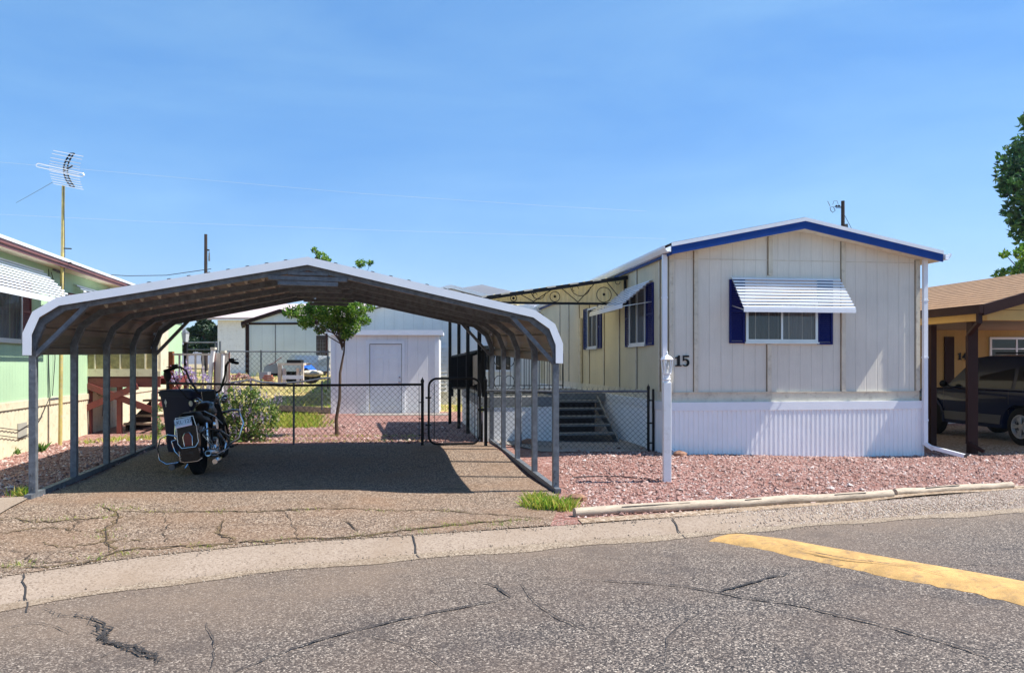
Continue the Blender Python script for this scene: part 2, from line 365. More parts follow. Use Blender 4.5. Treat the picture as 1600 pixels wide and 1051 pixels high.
# lot gravel
kt = [p for p in ktop if -14 < p.x < 22]
L0 = [ktop[0]+(ktop[1]-ktop[0])*.45]+ktop[1:-1]+[ktop[-2]+(ktop[-1]-ktop[-2])*.3]
patch('gravel_yard', [(p.x, p.y) for p in L0]+[(L0[-1].x, 23.6), (L0[0].x, 23.6)], G, 0, PINK, .45)
# kerb pan
kr = []
A = resample(ktop, .5)
NK = len(A)
def along(L, t):
    ls = [(b-a).length for a, b in zip(L, L[1:])]; s = t*sum(ls)
    for (a, b), l in zip(zip(L, L[1:]), ls):
        if s <= l: return a+(b-a)*s/l
        s -= l
    return L[-1]
km = MB(); rows = []
ts = []
for i in range(len(ktop)-1):
    k = 4 if 1 <= i < len(ktop)-2 else 12
    ts += [(i, q/k) for q in range(k)]
ts.append((len(ktop)-2, 1.0))
for i, q in ts:
    a = ktop[i].lerp(ktop[i+1], q); b = kbot[i].lerp(kbot[i+1], q)
    row = []
    for u, dz in ((-.06, -.06), (0, .006), (.15, .010), (.38, -.012), (.55, -.04), (.68, -.068), (.8, -.078), (1, -.068), (1.03, -.1)):
        p = a.lerp(b, u); row.append(V(p.x, p.y, -.10+dz))
    rows.append(row)
for r in rows: km.v += r
m = len(rows[0]); km.f = [(j*m+i, j*m+i+1, (j+1)*m+i+1, (j+1)*m+i) for j in range(len(rows)-1) for i in range(m-1)]
struct(km, 'kerb', CONC, smooth=True)
# road
rd = MB(); rows = []
for i, q in ts:
    b = kbot[i].lerp(kbot[i+1], q)
    row = []
    for d in (0, .4, .9, 1.5, 2.2, 3, 4, 6, 12, 30):
        p = b+V(.33, -.944, 0)*d; row.append(V(p.x, p.y, RZ(p.x, p.y) if d < 5 else -.10))
    rows.append(row)
for r in rows: rd.v += r
m = len(rows[0]); rd.f = [(j*m+i, (j+1)*m+i, (j+1)*m+i+1, j*m+i+1) for j in range(len(rows)-1) for i in range(m-1)]
for f in range(len(rd.f)): rd.f[f] = tuple(reversed(rd.f[f]))
ro = struct(rd, 'road', ASPHALT, smooth=True); at = ro.data.attributes.new('dust', 'FLOAT', 'POINT')
for i, vv in enumerate(ro.data.vertices): at.data[i].value = min(1, max(0, 1-dist_line(V(vv.co.x, vv.co.y, -.17), kbot)/1.7)**1.3+.55*sstep((1.0-vv.co.x)/3.5)*sstep((vv.co.y-3.0)/2.5))

# carport ground corners
cFL = V(-5.59, 8.97, 0); cFR = V(.565, 9.97, -.09); cBL = V(-6.37, 13.69, .075); cBR = V(-.39, 14.7, .063)
# driveway
def kline(a, b):       # kerb-top points between two x values, slightly over the kerb edge
    pts = [along([ktop[i] for i in range(1, len(ktop)-1)], t/60) for t in range(61)]
    return [(p.x, p.y-.01) for p in pts if a < p.x < b]
dp = kline(-6.4, .62)+[(.62, 9.4), (cFR.x-.08, cFR.y), (cBR.x-.1, cBR.y), (cBL.x+.1, cBL.y+.1), (cFL.x+.05, cFL.y+.05), (-6.0, 8.5), (-6.6, 7.6)]
patch('driveway', dp, G, .012, DRIVE, .3)
patch('concrete_pad', [tuple(gp(x, y).xy) for x, y in ((-160, 800), (-60, 786), (0, 781), (46, 779), (40, 784), (18, 795), (0, 806), (-70, 836))], G, .03, CONC, .3)
# sandy shoulder between the timbers and the kerb, right
sh = kline(.55, 7.3)+[(6.9, 10.5), (4.9, 9.62), (2.6, 8.86), (.7, 8.18)]
patch('sandy_shoulder', sh, G, .010, TAN, .3)
patch('concrete_walk', [tuple(gp(x, y).xy) for x, y in ((845, 706), (1012, 706), (1004, 690), (925, 676), (760, 676), (762, 690))], G, .015, WALK, .3)
patch('neighbour_driveway', [(7.9, 13.6), (13.5, 13.6), (13.5, 19.8), (7.6, 19.8)], G, .010, TAN, .4)

# cracks in driveway and road: thin tarry strips that follow the surface
def smooth_path(P, k=8):
    Q = [P[0]*2-P[1]]+list(P)+[P[-1]*2-P[-2]]; out = []
    for i in range(1, len(Q)-2):
        a, b, c, d = Q[i-1:i+3]
        for j in range(k):
            t = j/k; out.append(.5*((2*b)+(c-a)*t+(2*a-5*b+4*c-d)*t*t+(3*b-a-3*c+d)*t**3))
    return out+[P[-1]]
def crack(mb, pts, conv, wd, off=.022, jit=.006, seg=.07):
    P = resample(smooth_path([conv(x, y, off) for x, y in pts]), seg); n = len(P); L_ = []; R_ = []
    for i, p in enumerate(P):
        d = (P[min(i+1, n-1)]-P[max(i-1, 0)]).normalized(); s = V(-d.y, d.x, 0)
        c = p+s*random.gauss(0, jit); ww = wd*random.uniform(.35, 1.3)*min(1, .35+4*min(i, n-1-i)/n)/2
        zf = G if conv is gp else RZ
        a, b = c-s*ww, c+s*ww; a.z = zf(a.x, a.y)+off; b.z = zf(b.x, b.y)+off; L_.append(a); R_.append(b)
    mb.strip(L_, R_)
ck = MB()
for pts, wd in [([(370,1049),(470,1010),(560,985),(640,966),(720,950),(800,934)], .030), ([(800,934),(770,915),(755,912)], .03),
                ([(845,904),(940,908),(1050,915),(1120,926),(1170,936),(1240,945),(1310,962),(1400,984),(1500,1012),(1600,1048)], .030),
                ([(1120,926),(1160,915),(1200,904),(1230,898)], .04), ([(1290,885),(1400,884),(1600,882)], .012),
                ([(815,912),(830,935),(870,965),(960,1000)], .014), ([(320,975),(335,1010),(330,1049)], .010),
                ([(240,830+168),(180,1020),(100,1045)], .010), ([(1100,955),(1050,990),(1040,1049)], .008), ([(700,1049),(640,1010),(560,990)], .010),
                ([(0,985),(60,975),(110,990)], .01), ([(1340,920),(1450,930),(1600,960)], .008)]:
    crack(ck, pts, rp, wd*.7, .013)
struct(ck, 'road_crack', TAR)
pt = MB()
for q in range(8):
    for pts, wd in [([(75,952),(110,958),(140,968),(160,985),(158,1000),(180,1006),(205,1012),(235,1028),(252,1038)], .013)]:
        o_ = random.randint(0, 4); e_ = random.randint(o_+3, 9)
        crack(pt, [(x+random.gauss(0, 7), y+random.gauss(0, 3.5)) for x, y in pts[o_:e_]], rp, wd, .011+.0006*q, .014, .05)
struct(pt, 'tar_patch', TAR)
dk = MB()
for pts, wd in [([(0,890),(120,884),(200,862),(330,853),(430,846),(560,840),(640,830),(730,820),(800,815)], .035), ([(40,868),(60,880),(140,880)], .03),
                ([(160,790),(185,810),(165,835),(175,865)], .02), ([(190,800),(300,801),(420,800),(540,795)], .025), ([(540,815),(560,832)], .03),
                ([(350,815),(345,835),(370,848)], .02), ([(600,800),(680,798),(760,805),(840,810)], .02), ([(0,812),(70,816),(150,812),(160,808)], .022), ([(0,835),(80,828),(130,832)], .018), ([(250,800),(262,815),(255,835),(262,852)], .016), ([(100,800),(120,815),(110,835)], .014), ([(440,800),(455,818),(470,845)], .014), ([(640,800),(655,812),(700,822)], .014), ([(0,860),(60,866),(130,862),(175,858)], .016), ([(262,828),(350,824),(450,822),(556,826)], .010)]:
    crack(dk, pts, gp, wd*.62, .022, .018)
struct(dk, 'driveway_crack', plain('crack_soil', (.045,.03,.018), .95, var=.4))
dj = MB()
for pts, wd in [([(0,890),(120,884),(200,862),(330,853),(430,846),(560,840),(640,830),(730,820),(800,815),(850,812)], .085), ([(160,790),(185,810),(165,835),(175,865)], .08), ([(190,800),(300,801),(420,800),(540,795),(620,800),(680,798),(760,805),(840,810)], .05), ([(350,815),(345,835),(370,848)], .06), ([(0,812),(70,816),(150,812),(160,808)], .06), ([(0,835),(80,828),(130,832)], .05), ([(60,850),(110,856),(165,848),(230,846)], .05)]:
    crack(dj, pts, gp, wd*.6, .018, .03, .05)
struct(dj, 'driveway_moss', stones('crack_moss', 60, [(0, (.05,.03,.015)), (.5, (.14,.085,.045)), (1, (.24,.17,.09))], (.12,.09,.03), 1.5, .5))
kj = MB()
for pts in ([(36,900),(42,928),(40,942)], [(645,838),(652,860)], [(1050,812),(1072,830)]):
    P = [px(x, y, -.10) for x, y in pts]; L_ = []; R_ = []
    def kz(x, y): 
        p = V(x, y, 0); a = min(dist_line(V(x, y, -.1), ktop), .9); b = dist_line(V(x, y, -.17), kbot); u = a/(a+b+1e-6)
        return -.10+interp([(0,.006),(.15,.01),(.38,-.012),(.55,-.04),(.68,-.068),(.8,-.078),(1,-.068)], u)+.012
    P = resample(P, .08)
    for p in P:
        q = p+V(random.gauss(0, .006), 0, 0); L_.append(V(q.x-.007, q.y, kz(q.x, q.y))); R_.append(V(q.x+.007, q.y, kz(q.x, q.y)))
    kj.strip(L_, R_)
struct(kj, 'kerb_joint', TAR)

gs = MB(); A = []; B = []
for i, q in ts:
    if 1 <= i < len(kbot)-2:
        b = kbot[i].lerp(kbot[i+1], q); A.append(b); 
A = resample(A, .06); L_ = []; R_ = []
for i, p in enumerate(A):
    w1 = .06+.05*math.sin(i*.07)+.035*math.sin(i*.31)+random.uniform(-.012, .012); c = V(p.x+.33*.02, p.y-.02, 0)
    a_ = V(p.x-.01, p.y+.045, 0); b_ = V(p.x+.33*max(.02, w1+.05), p.y-.944*max(.02, w1+.05), 0); L_.append(V(a_.x, a_.y, -.157)); R_.append(V(b_.x, b_.y, RZ(b_.x, b_.y)+.005))
gs.strip(R_, L_); struct(gs, 'gutter_sand', SAND)
# yellow painted concrete dip across the road
yb = MB()
def edge(tab): return [rp(x, y, 0) for x, y in tab]
E1 = resample(edge([(1168,836),(1230,843),(1300,856),(1400,873),(1500,890),(1600,908),(1760,938)]), .12)
E2 = resample(edge([(1108,845),(1190,858),(1270,876),(1330,889),(1400,905),(1500,922),(1600,946),(1760,985)]), .12)
n = 46
for k, u in enumerate((0, .12, .3, .5, .7, .88, 1)):
    for i in range(n+1):
        t = i/n; a = along(E1, t); b = along(E2, t); p = a.lerp(b, u)
        if u in (0, 1): p += V(random.gauss(0, .012), random.gauss(0, .02), 0)
        yb.v.append(V(p.x, p.y, RZ(p.x, p.y)+(.001 if u in (0, 1) else .012+.03*math.sin(math.pi*u))))
yb.f = [(k*(n+1)+i, k*(n+1)+i+1, (k+1)*(n+1)+i+1, (k+1)*(n+1)+i) for k in range(6) for i in range(n)]
yb.solo('speed_bump', YEL, 'low yellow painted speed bump running diagonally across the road', 'speed bump', smooth=True)
yc = MB()
for pts, wd in [([(1215,852),(1260,868),(1300,876)], .02), ([(1275,872),(1330,882),(1365,886),(1352,878)], .028), ([(1365,886),(1420,893),(1480,908)], .014)]:
    P = resample([rp(x, y, .05) for x, y in pts], .06)
    yc.strip([p+V(0, -wd/2*random.uniform(.3, 1), 0) for p in P], [p+V(0, wd/2*random.uniform(.3, 1), 0) for p in P])
struct(yc, 'speed_bump_crack', TAR)

# ---------------------------------------------------------------- carport
FR_PTS = [(0.0, .05), (0.0, 1.80), (.10, 2.05), (.34, 2.235), (3.12, 2.80)]
SH_PTS = [(-.05, 1.67), (-.05, 1.92), (.05, 2.16), (.30, 2.325), (3.12, 2.90)]
CW = 6.24
def mir(P): return P+[(CW-x, z) for x, z in reversed(P[:-1])]
def cpt(x, z, v):     # carport coords: x across (0..CW), height z, v along depth (0..1)
    a = cFL.lerp(cBL, v); b = cFR.lerp(cBR, v); p = a.lerp(b, x/CW); return V(p.x, p.y, p.z+z)
def sweep2d(mb, P, v0, v1, w, closed=False):    # square-section member along polyline P in the frame plane
    n = len(P); A = []; B = []
    for i, p in enumerate(P):
        p = Vector(p); a = Vector(P[max(i-1, 0)]); b = Vector(P[min(i+1, n-1)])
        d1 = (p-a).normalized() if i > 0 else (b-p).normalized(); d2 = (b-p).normalized() if i < n-1 else d1
        d = (d1+d2).normalized(); nn = Vector((-d.y, d.x)); k = 1/max(.5, nn.dot(Vector((-d1.y, d1.x))))
        A.append(p+nn*w/2*k); B.append(p-nn*w/2*k)
    rings = [[cpt(a.x, a.y, v0), cpt(b.x, b.y, v0), cpt(b.x, b.y, v1), cpt(a.x, a.y, v1)] for a, b in zip(A, B)]
    mb.loft(rings)
cp = thing('carport', 'open sided metal carport with white edge trim standing over the driveway', 'carport', tuple((cFL+cBR)/2))
dv = .072/4.75
for i in range(5):
    v = i/4
    for side in (0, 1):
        mb = MB(); P = [(0, .05), (0, 1.62)]
        if side: P = [(CW-x, z) for x, z in P]
        sweep2d(mb, P, v-dv/2, v+dv/2, .075)
        q = P[0][0]
        if i == 0: [mb.cbox(cpt(q+dx, hz_, v)+V(0, -.041, 0), .014, .013, .013) for dx, hz_ in ((0, .28), (.01, .12), (-.01, .20), (0, 1.5))]
        mb.build('post', GALV, cp, world=True)
    P = mir([(0, 1.62), (0, 1.80), (.10, 2.05), (.34, 2.235), (3.12, 2.80)])
    mb = MB(); sweep2d(mb, P, v-dv/2*.9, v+dv/2*.9, .080 if i else .076); mb.build('roof_bow', GALV, cp, world=True)
    mb = MB()
    for hw, zz in ((.47, 2.66), (.24, 2.72), (.36, 2.60)):
        P = [(CW/2-hw, zz), (CW/2+hw, zz)]
        sweep2d(mb, P, v-dv*.62, v+dv*.62, .05 if hw != .24 else .04)
    mb.build('ridge_brace', GALV, cp, world=True)
    if i in (0, 4):
        for side in (0, 1):
            P = [(.02, 1.66), (.58, 2.26)]
            if side: P = [(CW-x, z) for x, z in P]
            mb = MB(); sweep2d(mb, P, v-dv*.45, v+dv*.45, .05); mb.build('corner_brace', GALV, cp, world=True)
for side in (0, 1):
    x = 0 if not side else CW
    mb = MB().beam(cpt(x, .03, -.03), cpt(x, .03, 1.02), .075, .07); mb.build('base_rail', GALV, cp, world=True)
# roof sheet with ribs that run front to back
P = mir(SH_PTS); prof = []
for a, b in zip(P, P[1:]):
    a, b = Vector(a), Vector(b); L = (b-a).length; d = (b-a)/L; nn = Vector((-d.y, d.x)); prof.append(a); s = .11
    while s < L-.06:
        for ds, h in ((-.034, 0), (-.018, .026), (.018, .026), (.034, 0)): prof.append(a+d*(s+ds)+nn*h)
        s += .228
prof.append(Vector(P[-1])); nv = 9; mb = MB()
OV = .022
for th in (0, .0035):
    for j in range(nv):
        v = -OV+(1+2*OV)*j/(nv-1); mb.v += [cpt(p.x, p.y+th, v) for p in prof]
n = len(prof); mb.f = [(j*n+i, j*n+i+1, (j+1)*n+i+1, (j+1)*n+i) for j in range(nv-1) for i in range(n-1)]
mb.f += [tuple(nv*n+q for q in reversed(f)) for f in mb.f]
mb.keepn = True; nf0 = len(mb.f)
for i in range(5):  # pale tabs on the bows imitate light showing through the rib gaps
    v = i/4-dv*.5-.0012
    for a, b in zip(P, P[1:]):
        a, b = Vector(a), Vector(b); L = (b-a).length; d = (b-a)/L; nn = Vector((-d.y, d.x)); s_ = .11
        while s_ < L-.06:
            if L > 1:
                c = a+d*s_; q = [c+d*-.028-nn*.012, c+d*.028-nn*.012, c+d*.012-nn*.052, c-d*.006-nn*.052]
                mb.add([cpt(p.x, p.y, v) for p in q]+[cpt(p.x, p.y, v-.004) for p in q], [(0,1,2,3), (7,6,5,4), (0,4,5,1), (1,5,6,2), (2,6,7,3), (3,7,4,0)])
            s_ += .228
ro_ = mb.build('roof_sheet', SHEETM, cp, world=True); ro_.data.materials.append(plain('rib_gap_light', (.62,.56,.47), .5, var=.1))
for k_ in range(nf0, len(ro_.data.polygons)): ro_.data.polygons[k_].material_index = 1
for v0 in (-OV, 1+OV):
    for half in (0, 1):
        sg = -1 if v0 < 0 else 1
        Q = SH_PTS if not half else [(CW-x, z) for x, z in SH_PTS]
        k = .006; top = []; bot = []
        c = Vector((CW/2, 1.2)); n = len(Q)
        for i, p in enumerate(Q):
            p = Vector(p); a = Vector(Q[max(i-1, 0)]); b = Vector(Q[min(i+1, n-1)]); d = (b-a).normalized(); nn = Vector((-d.y, d.x)) if not half else Vector((d.y, -d.x))
            if i == n-1: nn = Vector((0, 1)); p = Vector((CW/2, Q[-1][1]))
            top.append(p+nn*.020); bot.append(p-nn*(.078 if i > 0 else .075))
        mb = MB(); e1 = v0+sg*.0015; e0 = v0-sg*.014
        rings = [[cpt(t.x, t.y, e1), cpt(b.x, b.y, e1), cpt(b.x, b.y, e1-sg*.0008), cpt(t.x, t.y-.004, e1-sg*.0008)] for t, b in zip(top, bot)]
        mb.loft(rings)
        rings = [[cpt(t.x, t.y, e1-sg*.0004), cpt(t.x, t.y, e1-sg*.02), cpt(t.x, t.y-.004, e1-sg*.02), cpt(t.x, t.y-.004, e1-sg*.0004)] for t in top]
        mb.loft(rings); mb.build('edge_trim', TRIMW, cp, world=True)

# ---------------------------------------------------------------- timbers, stones
def log(p0, p1, r, label):
    p0, p1 = Vector(p0), Vector(p1); L = (p1-p0).length; t = thing('landscape_timber', label, 'timber', tuple(p0), math.atan2((p1-p0).y, (p1-p0).x), 'weathered timbers edging the gravel')
    mb = MB(); pts = [V(L*i/14, random.gauss(0, .006), (p1.z-p0.z)*i/14+random.gauss(0, .004)) for i in range(15)]
    mb.tube(pts, [r*random.uniform(.94, 1.05) for _ in pts], 12); mb.build('log', LOGM, t, smooth=True)
    for k in range(5):
        x = random.uniform(.3, L-.8); MB().beam(V(x, -r*.72, r*.72), V(x+random.uniform(.2, .5), -r*.70, r*.74), .007, .007).build('split', TAR, t)
    return t
log(gp(897, 806, .042), gp(1393, 775, .03), .054, 'long weathered timber along the pink gravel, nearest the carport post')
log(gp(1398, 773, .035), gp(1580, 762, .035), .047, 'shorter weathered timber at the right end of the gravel edge')
def rock(c, r, label, mat, name='rock', flat=.5, seed=1):
    rr = random.Random(seed); mb = MB().ball((0, 0, 0), r, r*rr.uniform(.6, .9), r*flat, 8)
    mb.v = [c+V(p.x*rr.uniform(.8, 1.15), p.y*rr.uniform(.8, 1.15), p.z*rr.uniform(.8, 1.15)) for p in mb.v]
    return mb.solo(name, mat, label, 'rock', 'loose rocks on the gravel')
RK = plain('red_rock', (.30,.16,.10), .9, var=.3, bstr=.8)
rock(gp(900, 782, .03), .13, 'brown rock beside the front right carport post', RK, seed=3)
rock(gp(825, 694, .04), .14, 'flat tan rock lying beside the carport base rail', RK, seed=4)
rock(gp(1062, 712, .03), .12, 'flat brown rock under the left downspout outlet', RK, seed=5)

# loose stones lying on the gravel
def grains(name, label, regions, n, r0, r1, mat, seed):
    rr = random.Random(seed); v = []; f = []; A = [(b-a)*(d-c)*w_ for a, b, c, d, w_ in regions]
    for _ in range(n):
        a, b, c, d, _w = rr.choices(regions, A)[0]; x, y = rr.uniform(a, b), rr.uniform(c, d)
        if not grain_ok(x, y): continue
        r = rr.uniform(r0, r1) if rr.random() < .97 else rr.uniform(r1, r1*2.0); z = G(x, y)+r*.25; q = rr.uniform(0, 3.14); k = len(v); e = rr.uniform(.6, 1); g = rr.uniform(.45, .8)
        cx, sx = math.cos(q)*r, math.sin(q)*r
        v += [(x+cx, y+sx, z), (x-sx*e, y+cx*e, z+r*.1), (x-cx, y-sx, z), (x+sx*e, y-cx*e, z-r*.1), (x+cx*.3, y+sx*.2, z+r*g), (x, y, z-r*.5)]
        f += [(k,k+1,k+4),(k+1,k+2,k+4),(k+2,k+3,k+4),(k+3,k,k+4)]
    mb = MB(); mb.v = [Vector(p) for p in v]; mb.f = f; mb.keepn = True
    o = mb.build(name, mat); tag(o, label, 'stones', kind='stuff')
TANS = [(.07,.05,.035), (.18,.13,.09), (.27,.20,.14), (.36,.29,.22), (.16,.11,.07)]
dpoly = [V(x, y, 0) for x, y in dp]; shp = [V(x, y, 0) for x, y in sh]
def grain_ok(x, y):
    if inpoly(x, y, dpoly) or inpoly(x, y, shp): return False
    if dist_line(V(x, y, -.1), ktop) < .12 or y < interp([(p.x, p.y) for p in ktop], x): return False
    l = HOMEI @ V(x, y, 0)
    return not (-.1 < l.x < 4.65 and l.y > -.1)
HOMEI = (Matrix.Translation((2.654, 13.0, 0)) @ Matrix.Rotation(R(7.5), 4, 'Z')).inverted()
def stonemat(name, cols):
    m, nt, b = newmat(name); g = node(nt, 'ShaderNodeNewGeometry'); c = ramp(nt, [(i/(len(cols)-1), q) for i, q in enumerate(cols)], g.outputs['Random Per Island'])
    nt.links.new(c, b.inputs['Base Color']); b.inputs['Roughness'].default_value = .8; return m
grains('loose_stones', 'pink and red decorative stones covering the yards', [(.7, 9.5, 8.1, 14, 1.0), (-9.5, -5.5, 8.6, 15, .9), (-7, -.2, 14.4, 19.5, .45)], 42000, .006, .028, stonemat('stone_colours', [(.06,.025,.02), (.18,.075,.055), (.30,.15,.115), (.40,.235,.19), (.22,.12,.10), (.50,.37,.32), (.33,.165,.125), (.62,.52,.47)]), 12)
def kerb_grit(n, seed):
    rr = random.Random(seed); v = []; f = []
    for _ in range(n):
        x = rr.uniform(-4.6, 8); t = [p for p in ktop]; y0 = interp([(p.x, p.y) for p in ktop], x); y1 = interp([(p.x, p.y) for p in kbot], x)
        if rr.random() < .55: y = y0+rr.gauss(0, .07); z = (-.085 if y < y0 else G(x, y)+.014)
        else: y = y1+rr.gauss(0, .09); z = RZ(x, y)+.004 if y < y1 else -.165
        if y > y0 and x > .7: continue
        r = rr.uniform(.004, .013); k = len(v); v += [(x+r, y, z), (x, y+r, z), (x-r, y, z), (x, y-r, z), (x, y, z+r*.8)]; f += [(k,k+1,k+4),(k+1,k+2,k+4),(k+2,k+3,k+4),(k+3,k,k+4)]
    mb = MB(); mb.v = [Vector(p) for p in v]; mb.f = f; mb.keepn = True
    tag(mb.build('kerb_grit', stonemat('grit_colours', TANS)), 'fine tan grit gathered along both edges of the concrete kerb', 'grit', kind='stuff')
kerb_grit(3500, 15)
def kerb_cover(n, seed):
    rr = random.Random(seed); v = []; f = []
    for _ in range(n):
        x = rr.triangular(2.2, 9.5, 7); y0 = interp([(p.x, p.y) for p in ktop], x); y1 = interp([(p.x, p.y) for p in kbot], x); y = y0+(y1-y0)*rr.uniform(0, 1)**1.3
        z = kz(x, y)-.012; r = rr.uniform(.005, .018); k = len(v); v += [(x+r, y, z), (x, y+r, z), (x-r, y, z), (x, y-r, z), (x, y, z+r*.7)]; f += [(k,k+1,k+4),(k+1,k+2,k+4),(k+2,k+3,k+4),(k+3,k,k+4)]
    mb = MB(); mb.v = [Vector(p) for p in v]; mb.f = f; mb.keepn = True
    tag(mb.build('spilled_gravel', stonemat('spill_colours', [(.16,.11,.08), (.30,.22,.16), (.42,.33,.26), (.52,.44,.36), (.26,.16,.12)])), 'tan gravel spilled over the right end of the concrete kerb', 'gravel', kind='stuff')
kerb_cover(16000, 16)
# ---------------------------------------------------------------- leaves, grass
def leaf(mb, c, sz, rr, asp=.5, up=0.0):
    d = V(rr.gauss(0, 1), rr.gauss(0, 1), rr.gauss(0, 1)+up).normalized(); e = d.orthogonal().normalized(); e.rotate(Matrix.Rotation(rr.uniform(0, 6.28), 3, d))
    a = c-d*sz/2; b = c+d*sz/2; k = d.cross(e)*sz*.12
    mb.add([a, c+e*sz*asp/2+k, b, c-e*sz*asp/2+k], [(0, 1, 2, 3)])
def clump(mb, c, r, n, sz, rr, asp=.5, squash=.8):
    for _ in range(n):
        d = V(rr.gauss(0, 1), rr.gauss(0, 1), rr.gauss(0, 1)).normalized()*r*rr.uniform(.25, 1)**.6; d.z *= squash
        leaf(mb, c+d, sz*rr.uniform(.6, 1.3), rr, asp)
def tree(name, label, base, h, limbs, clumps, n, lsz, mat, trunk_r, group=None, asp=.45, seed=1, lean=(0, 0), bark=BARK):
    rr = random.Random(seed); t = thing(name, label, 'tree', tuple(base), 0, group); mb = MB()
    top = V(lean[0], lean[1], h*.75); pts = [V(0, 0, -.05)]+[top*q+V(rr.gauss(0, .03), rr.gauss(0, .03), 0) for q in (.15, .35, .6, .8, 1)]
    mb.tube(pts, [trunk_r*1.5, trunk_r*1.1, trunk_r, trunk_r*.85, trunk_r*.6, trunk_r*.35], 8)
    for c, r in clumps:
        s = top*rr.uniform(*((.82, 1.0) if name == 'young_tree' else (.5, .95))); c = Vector(c); mid = s.lerp(c, .5)+V(0, 0, -.08*r); mb.tube([s, mid, c], [trunk_r*.4, trunk_r*.25, trunk_r*.1], 5)
    mb.build('trunk', bark, t, smooth=True); mb = MB(); tot = sum(r**2 for _, r in clumps)
    for c, r in clumps: clump(mb, Vector(c), r, int(n*r**2/tot), lsz, rr, asp)
    mb.build('crown', mat, t); return t
def tuft(name, pts, n, h, spread, mat, label, cat='weed', group=None, kind=None, seed=1, asp=.05):
    rr = random.Random(seed); mb = MB()
    for k in range(n):
        p = rr.choice(pts); c = p+V(rr.gauss(0, spread), rr.gauss(0, spread*.6), 0); hh = h*rr.uniform(.4, 1.2)
        l = V(rr.gauss(0, .35), rr.gauss(0, .35), 1).normalized()*hh; s = V(rr.gauss(0, 1), rr.gauss(0, 1), 0).normalized()*hh*asp
        mb.add([c-s, c+s, c+l*.6+s*.6+V(0, 0, 0), c+l+V(l.x, l.y, 0)*.4], [(0, 1, 2, 3)])
    mb.keepn = True
    o = mb.solo(name, mat, label, cat, group)
    if kind: o['kind'] = kind
    return o
tuft('grass_tuft', [gp(x, y) for x, y in ((830, 792), (845, 795), (860, 796), (875, 797), (885, 794), (850, 788), (838, 786))], 1100, .15, .07, GRASS, 'bright green grass tuft growing at the front right carport post', 'grass tuft', seed=2)
tuft('grass_patch', [gp(x, y) for x in range(428, 500, 8) for y in (652, 657, 662, 667)], 2600, .16, .22, GRASS, 'green grass growing behind the chain link fence', 'grass', kind='stuff', seed=3)
tuft('weeds', [gp(x, y) for x, y in ((165,792),(175,797),(160,840),(190,866),(30,886),(150,874),(300,853),(420,848),(560,838),(640,828),(700,822),(775,822),(350,800),(200,796),(590,800),(700,800),(660,872-40),(110,812),(60,815),(320,858),(20,886),(25,885),(480,843),(760,818),(800,815),(790,822),(740,820),(820,815),(700,824),(165,808),(162,830),(250,800),(480,798))], 1100, .045, .09, GRASS, 'small weeds sprouting along the driveway cracks', 'weeds', kind='stuff', seed=4)
tuft('yellow_grass', [gp(x, y) for x in range(395, 665, 10) for y in (682, 690)], 900, .06, .16, GRASS, 'short dry grass growing along the chain link fence', 'grass', kind='stuff', seed=5)
tuft('gravel_weed', [gp(15, 712), gp(22, 711)], 130, .14, .05, LEAFB, 'green weed against the cream skirting at far left', 'weed', 'weeds by the green house', seed=6, asp=.16)
tuft('gravel_weed', [gp(63, 706)], 90, .18, .03, LEAFB, 'green weed by the skirting, just behind the front left carport post', 'weed', 'weeds by the green house', seed=7, asp=.16)
tuft('dry_weed', [gp(36, 772), gp(30, 776)], 160, .12, .06, GRASS, 'dry yellow weed at the foot of the front left carport post', 'weed', seed=8)
tuft('bank_grass', [V(x, y, G(x, y)) for x in [i*.6-22 for i in range(75)] for y in (24, 25, 26.2, 27.5, 29, 30.5)], 9000, .22, .5, GRASS, 'yellow dry grass growing on the bank behind the yards', 'grass', kind='stuff', seed=9, asp=.06)
tuft('yard_weeds', [V(x, y, G(x, y)) for x, y in ((-7.6, 15.0), (-7.3, 15.6), (-7.0, 15.2), (-7.9, 14.6))], 500, .10, .22, GRASS, 'yellow green weeds in front of the maroon porch', 'weeds', kind='stuff', seed=10, asp=.08)
# ---------------------------------------------------------------- shared house pieces (local frames: x along the front, y back, z up)
def ribbed(mb, a, b, z0, z1, pitch, dep, nrm, duty=.5):
    """vertical-ribbed panel from a to b (xy), ribs stand out along nrm"""
    a, b, nrm = Vector(a), Vector(b), Vector(nrm); L = (b-a).length; d = (b-a)/L; s = 0; P = [(0, 0)]
    while s+pitch < L:
        P += [(s+pitch*.12, 0), (s+pitch*.22, dep), (s+pitch*(.12+duty), dep), (s+pitch*(.22+duty), 0)]; s += pitch
    P.append((L, 0))
    q = [a+d*s+nrm*h for s, h in P]
    mb.strip([V(p.x, p.y, z0) for p in q], [V(p.x, p.y, z1) for p in q]); return mb
def Rf(M, u, n, o):   # frame with columns u (right), n (outward), z up at o
    return Matrix(((u[0], n[0], 0, o[0]), (u[1], n[1], 0, o[1]), (0, 0, 1, o[2]), (0, 0, 0, 1)))
CURT = plain('grey_curtain', (.10,.10,.105), .9, var=.25, scale=2, vec=(8, 8, .5))
CURTL = plain('light_curtain', (.22,.22,.23), .9, var=.25, scale=2, vec=(9, 9, .4))
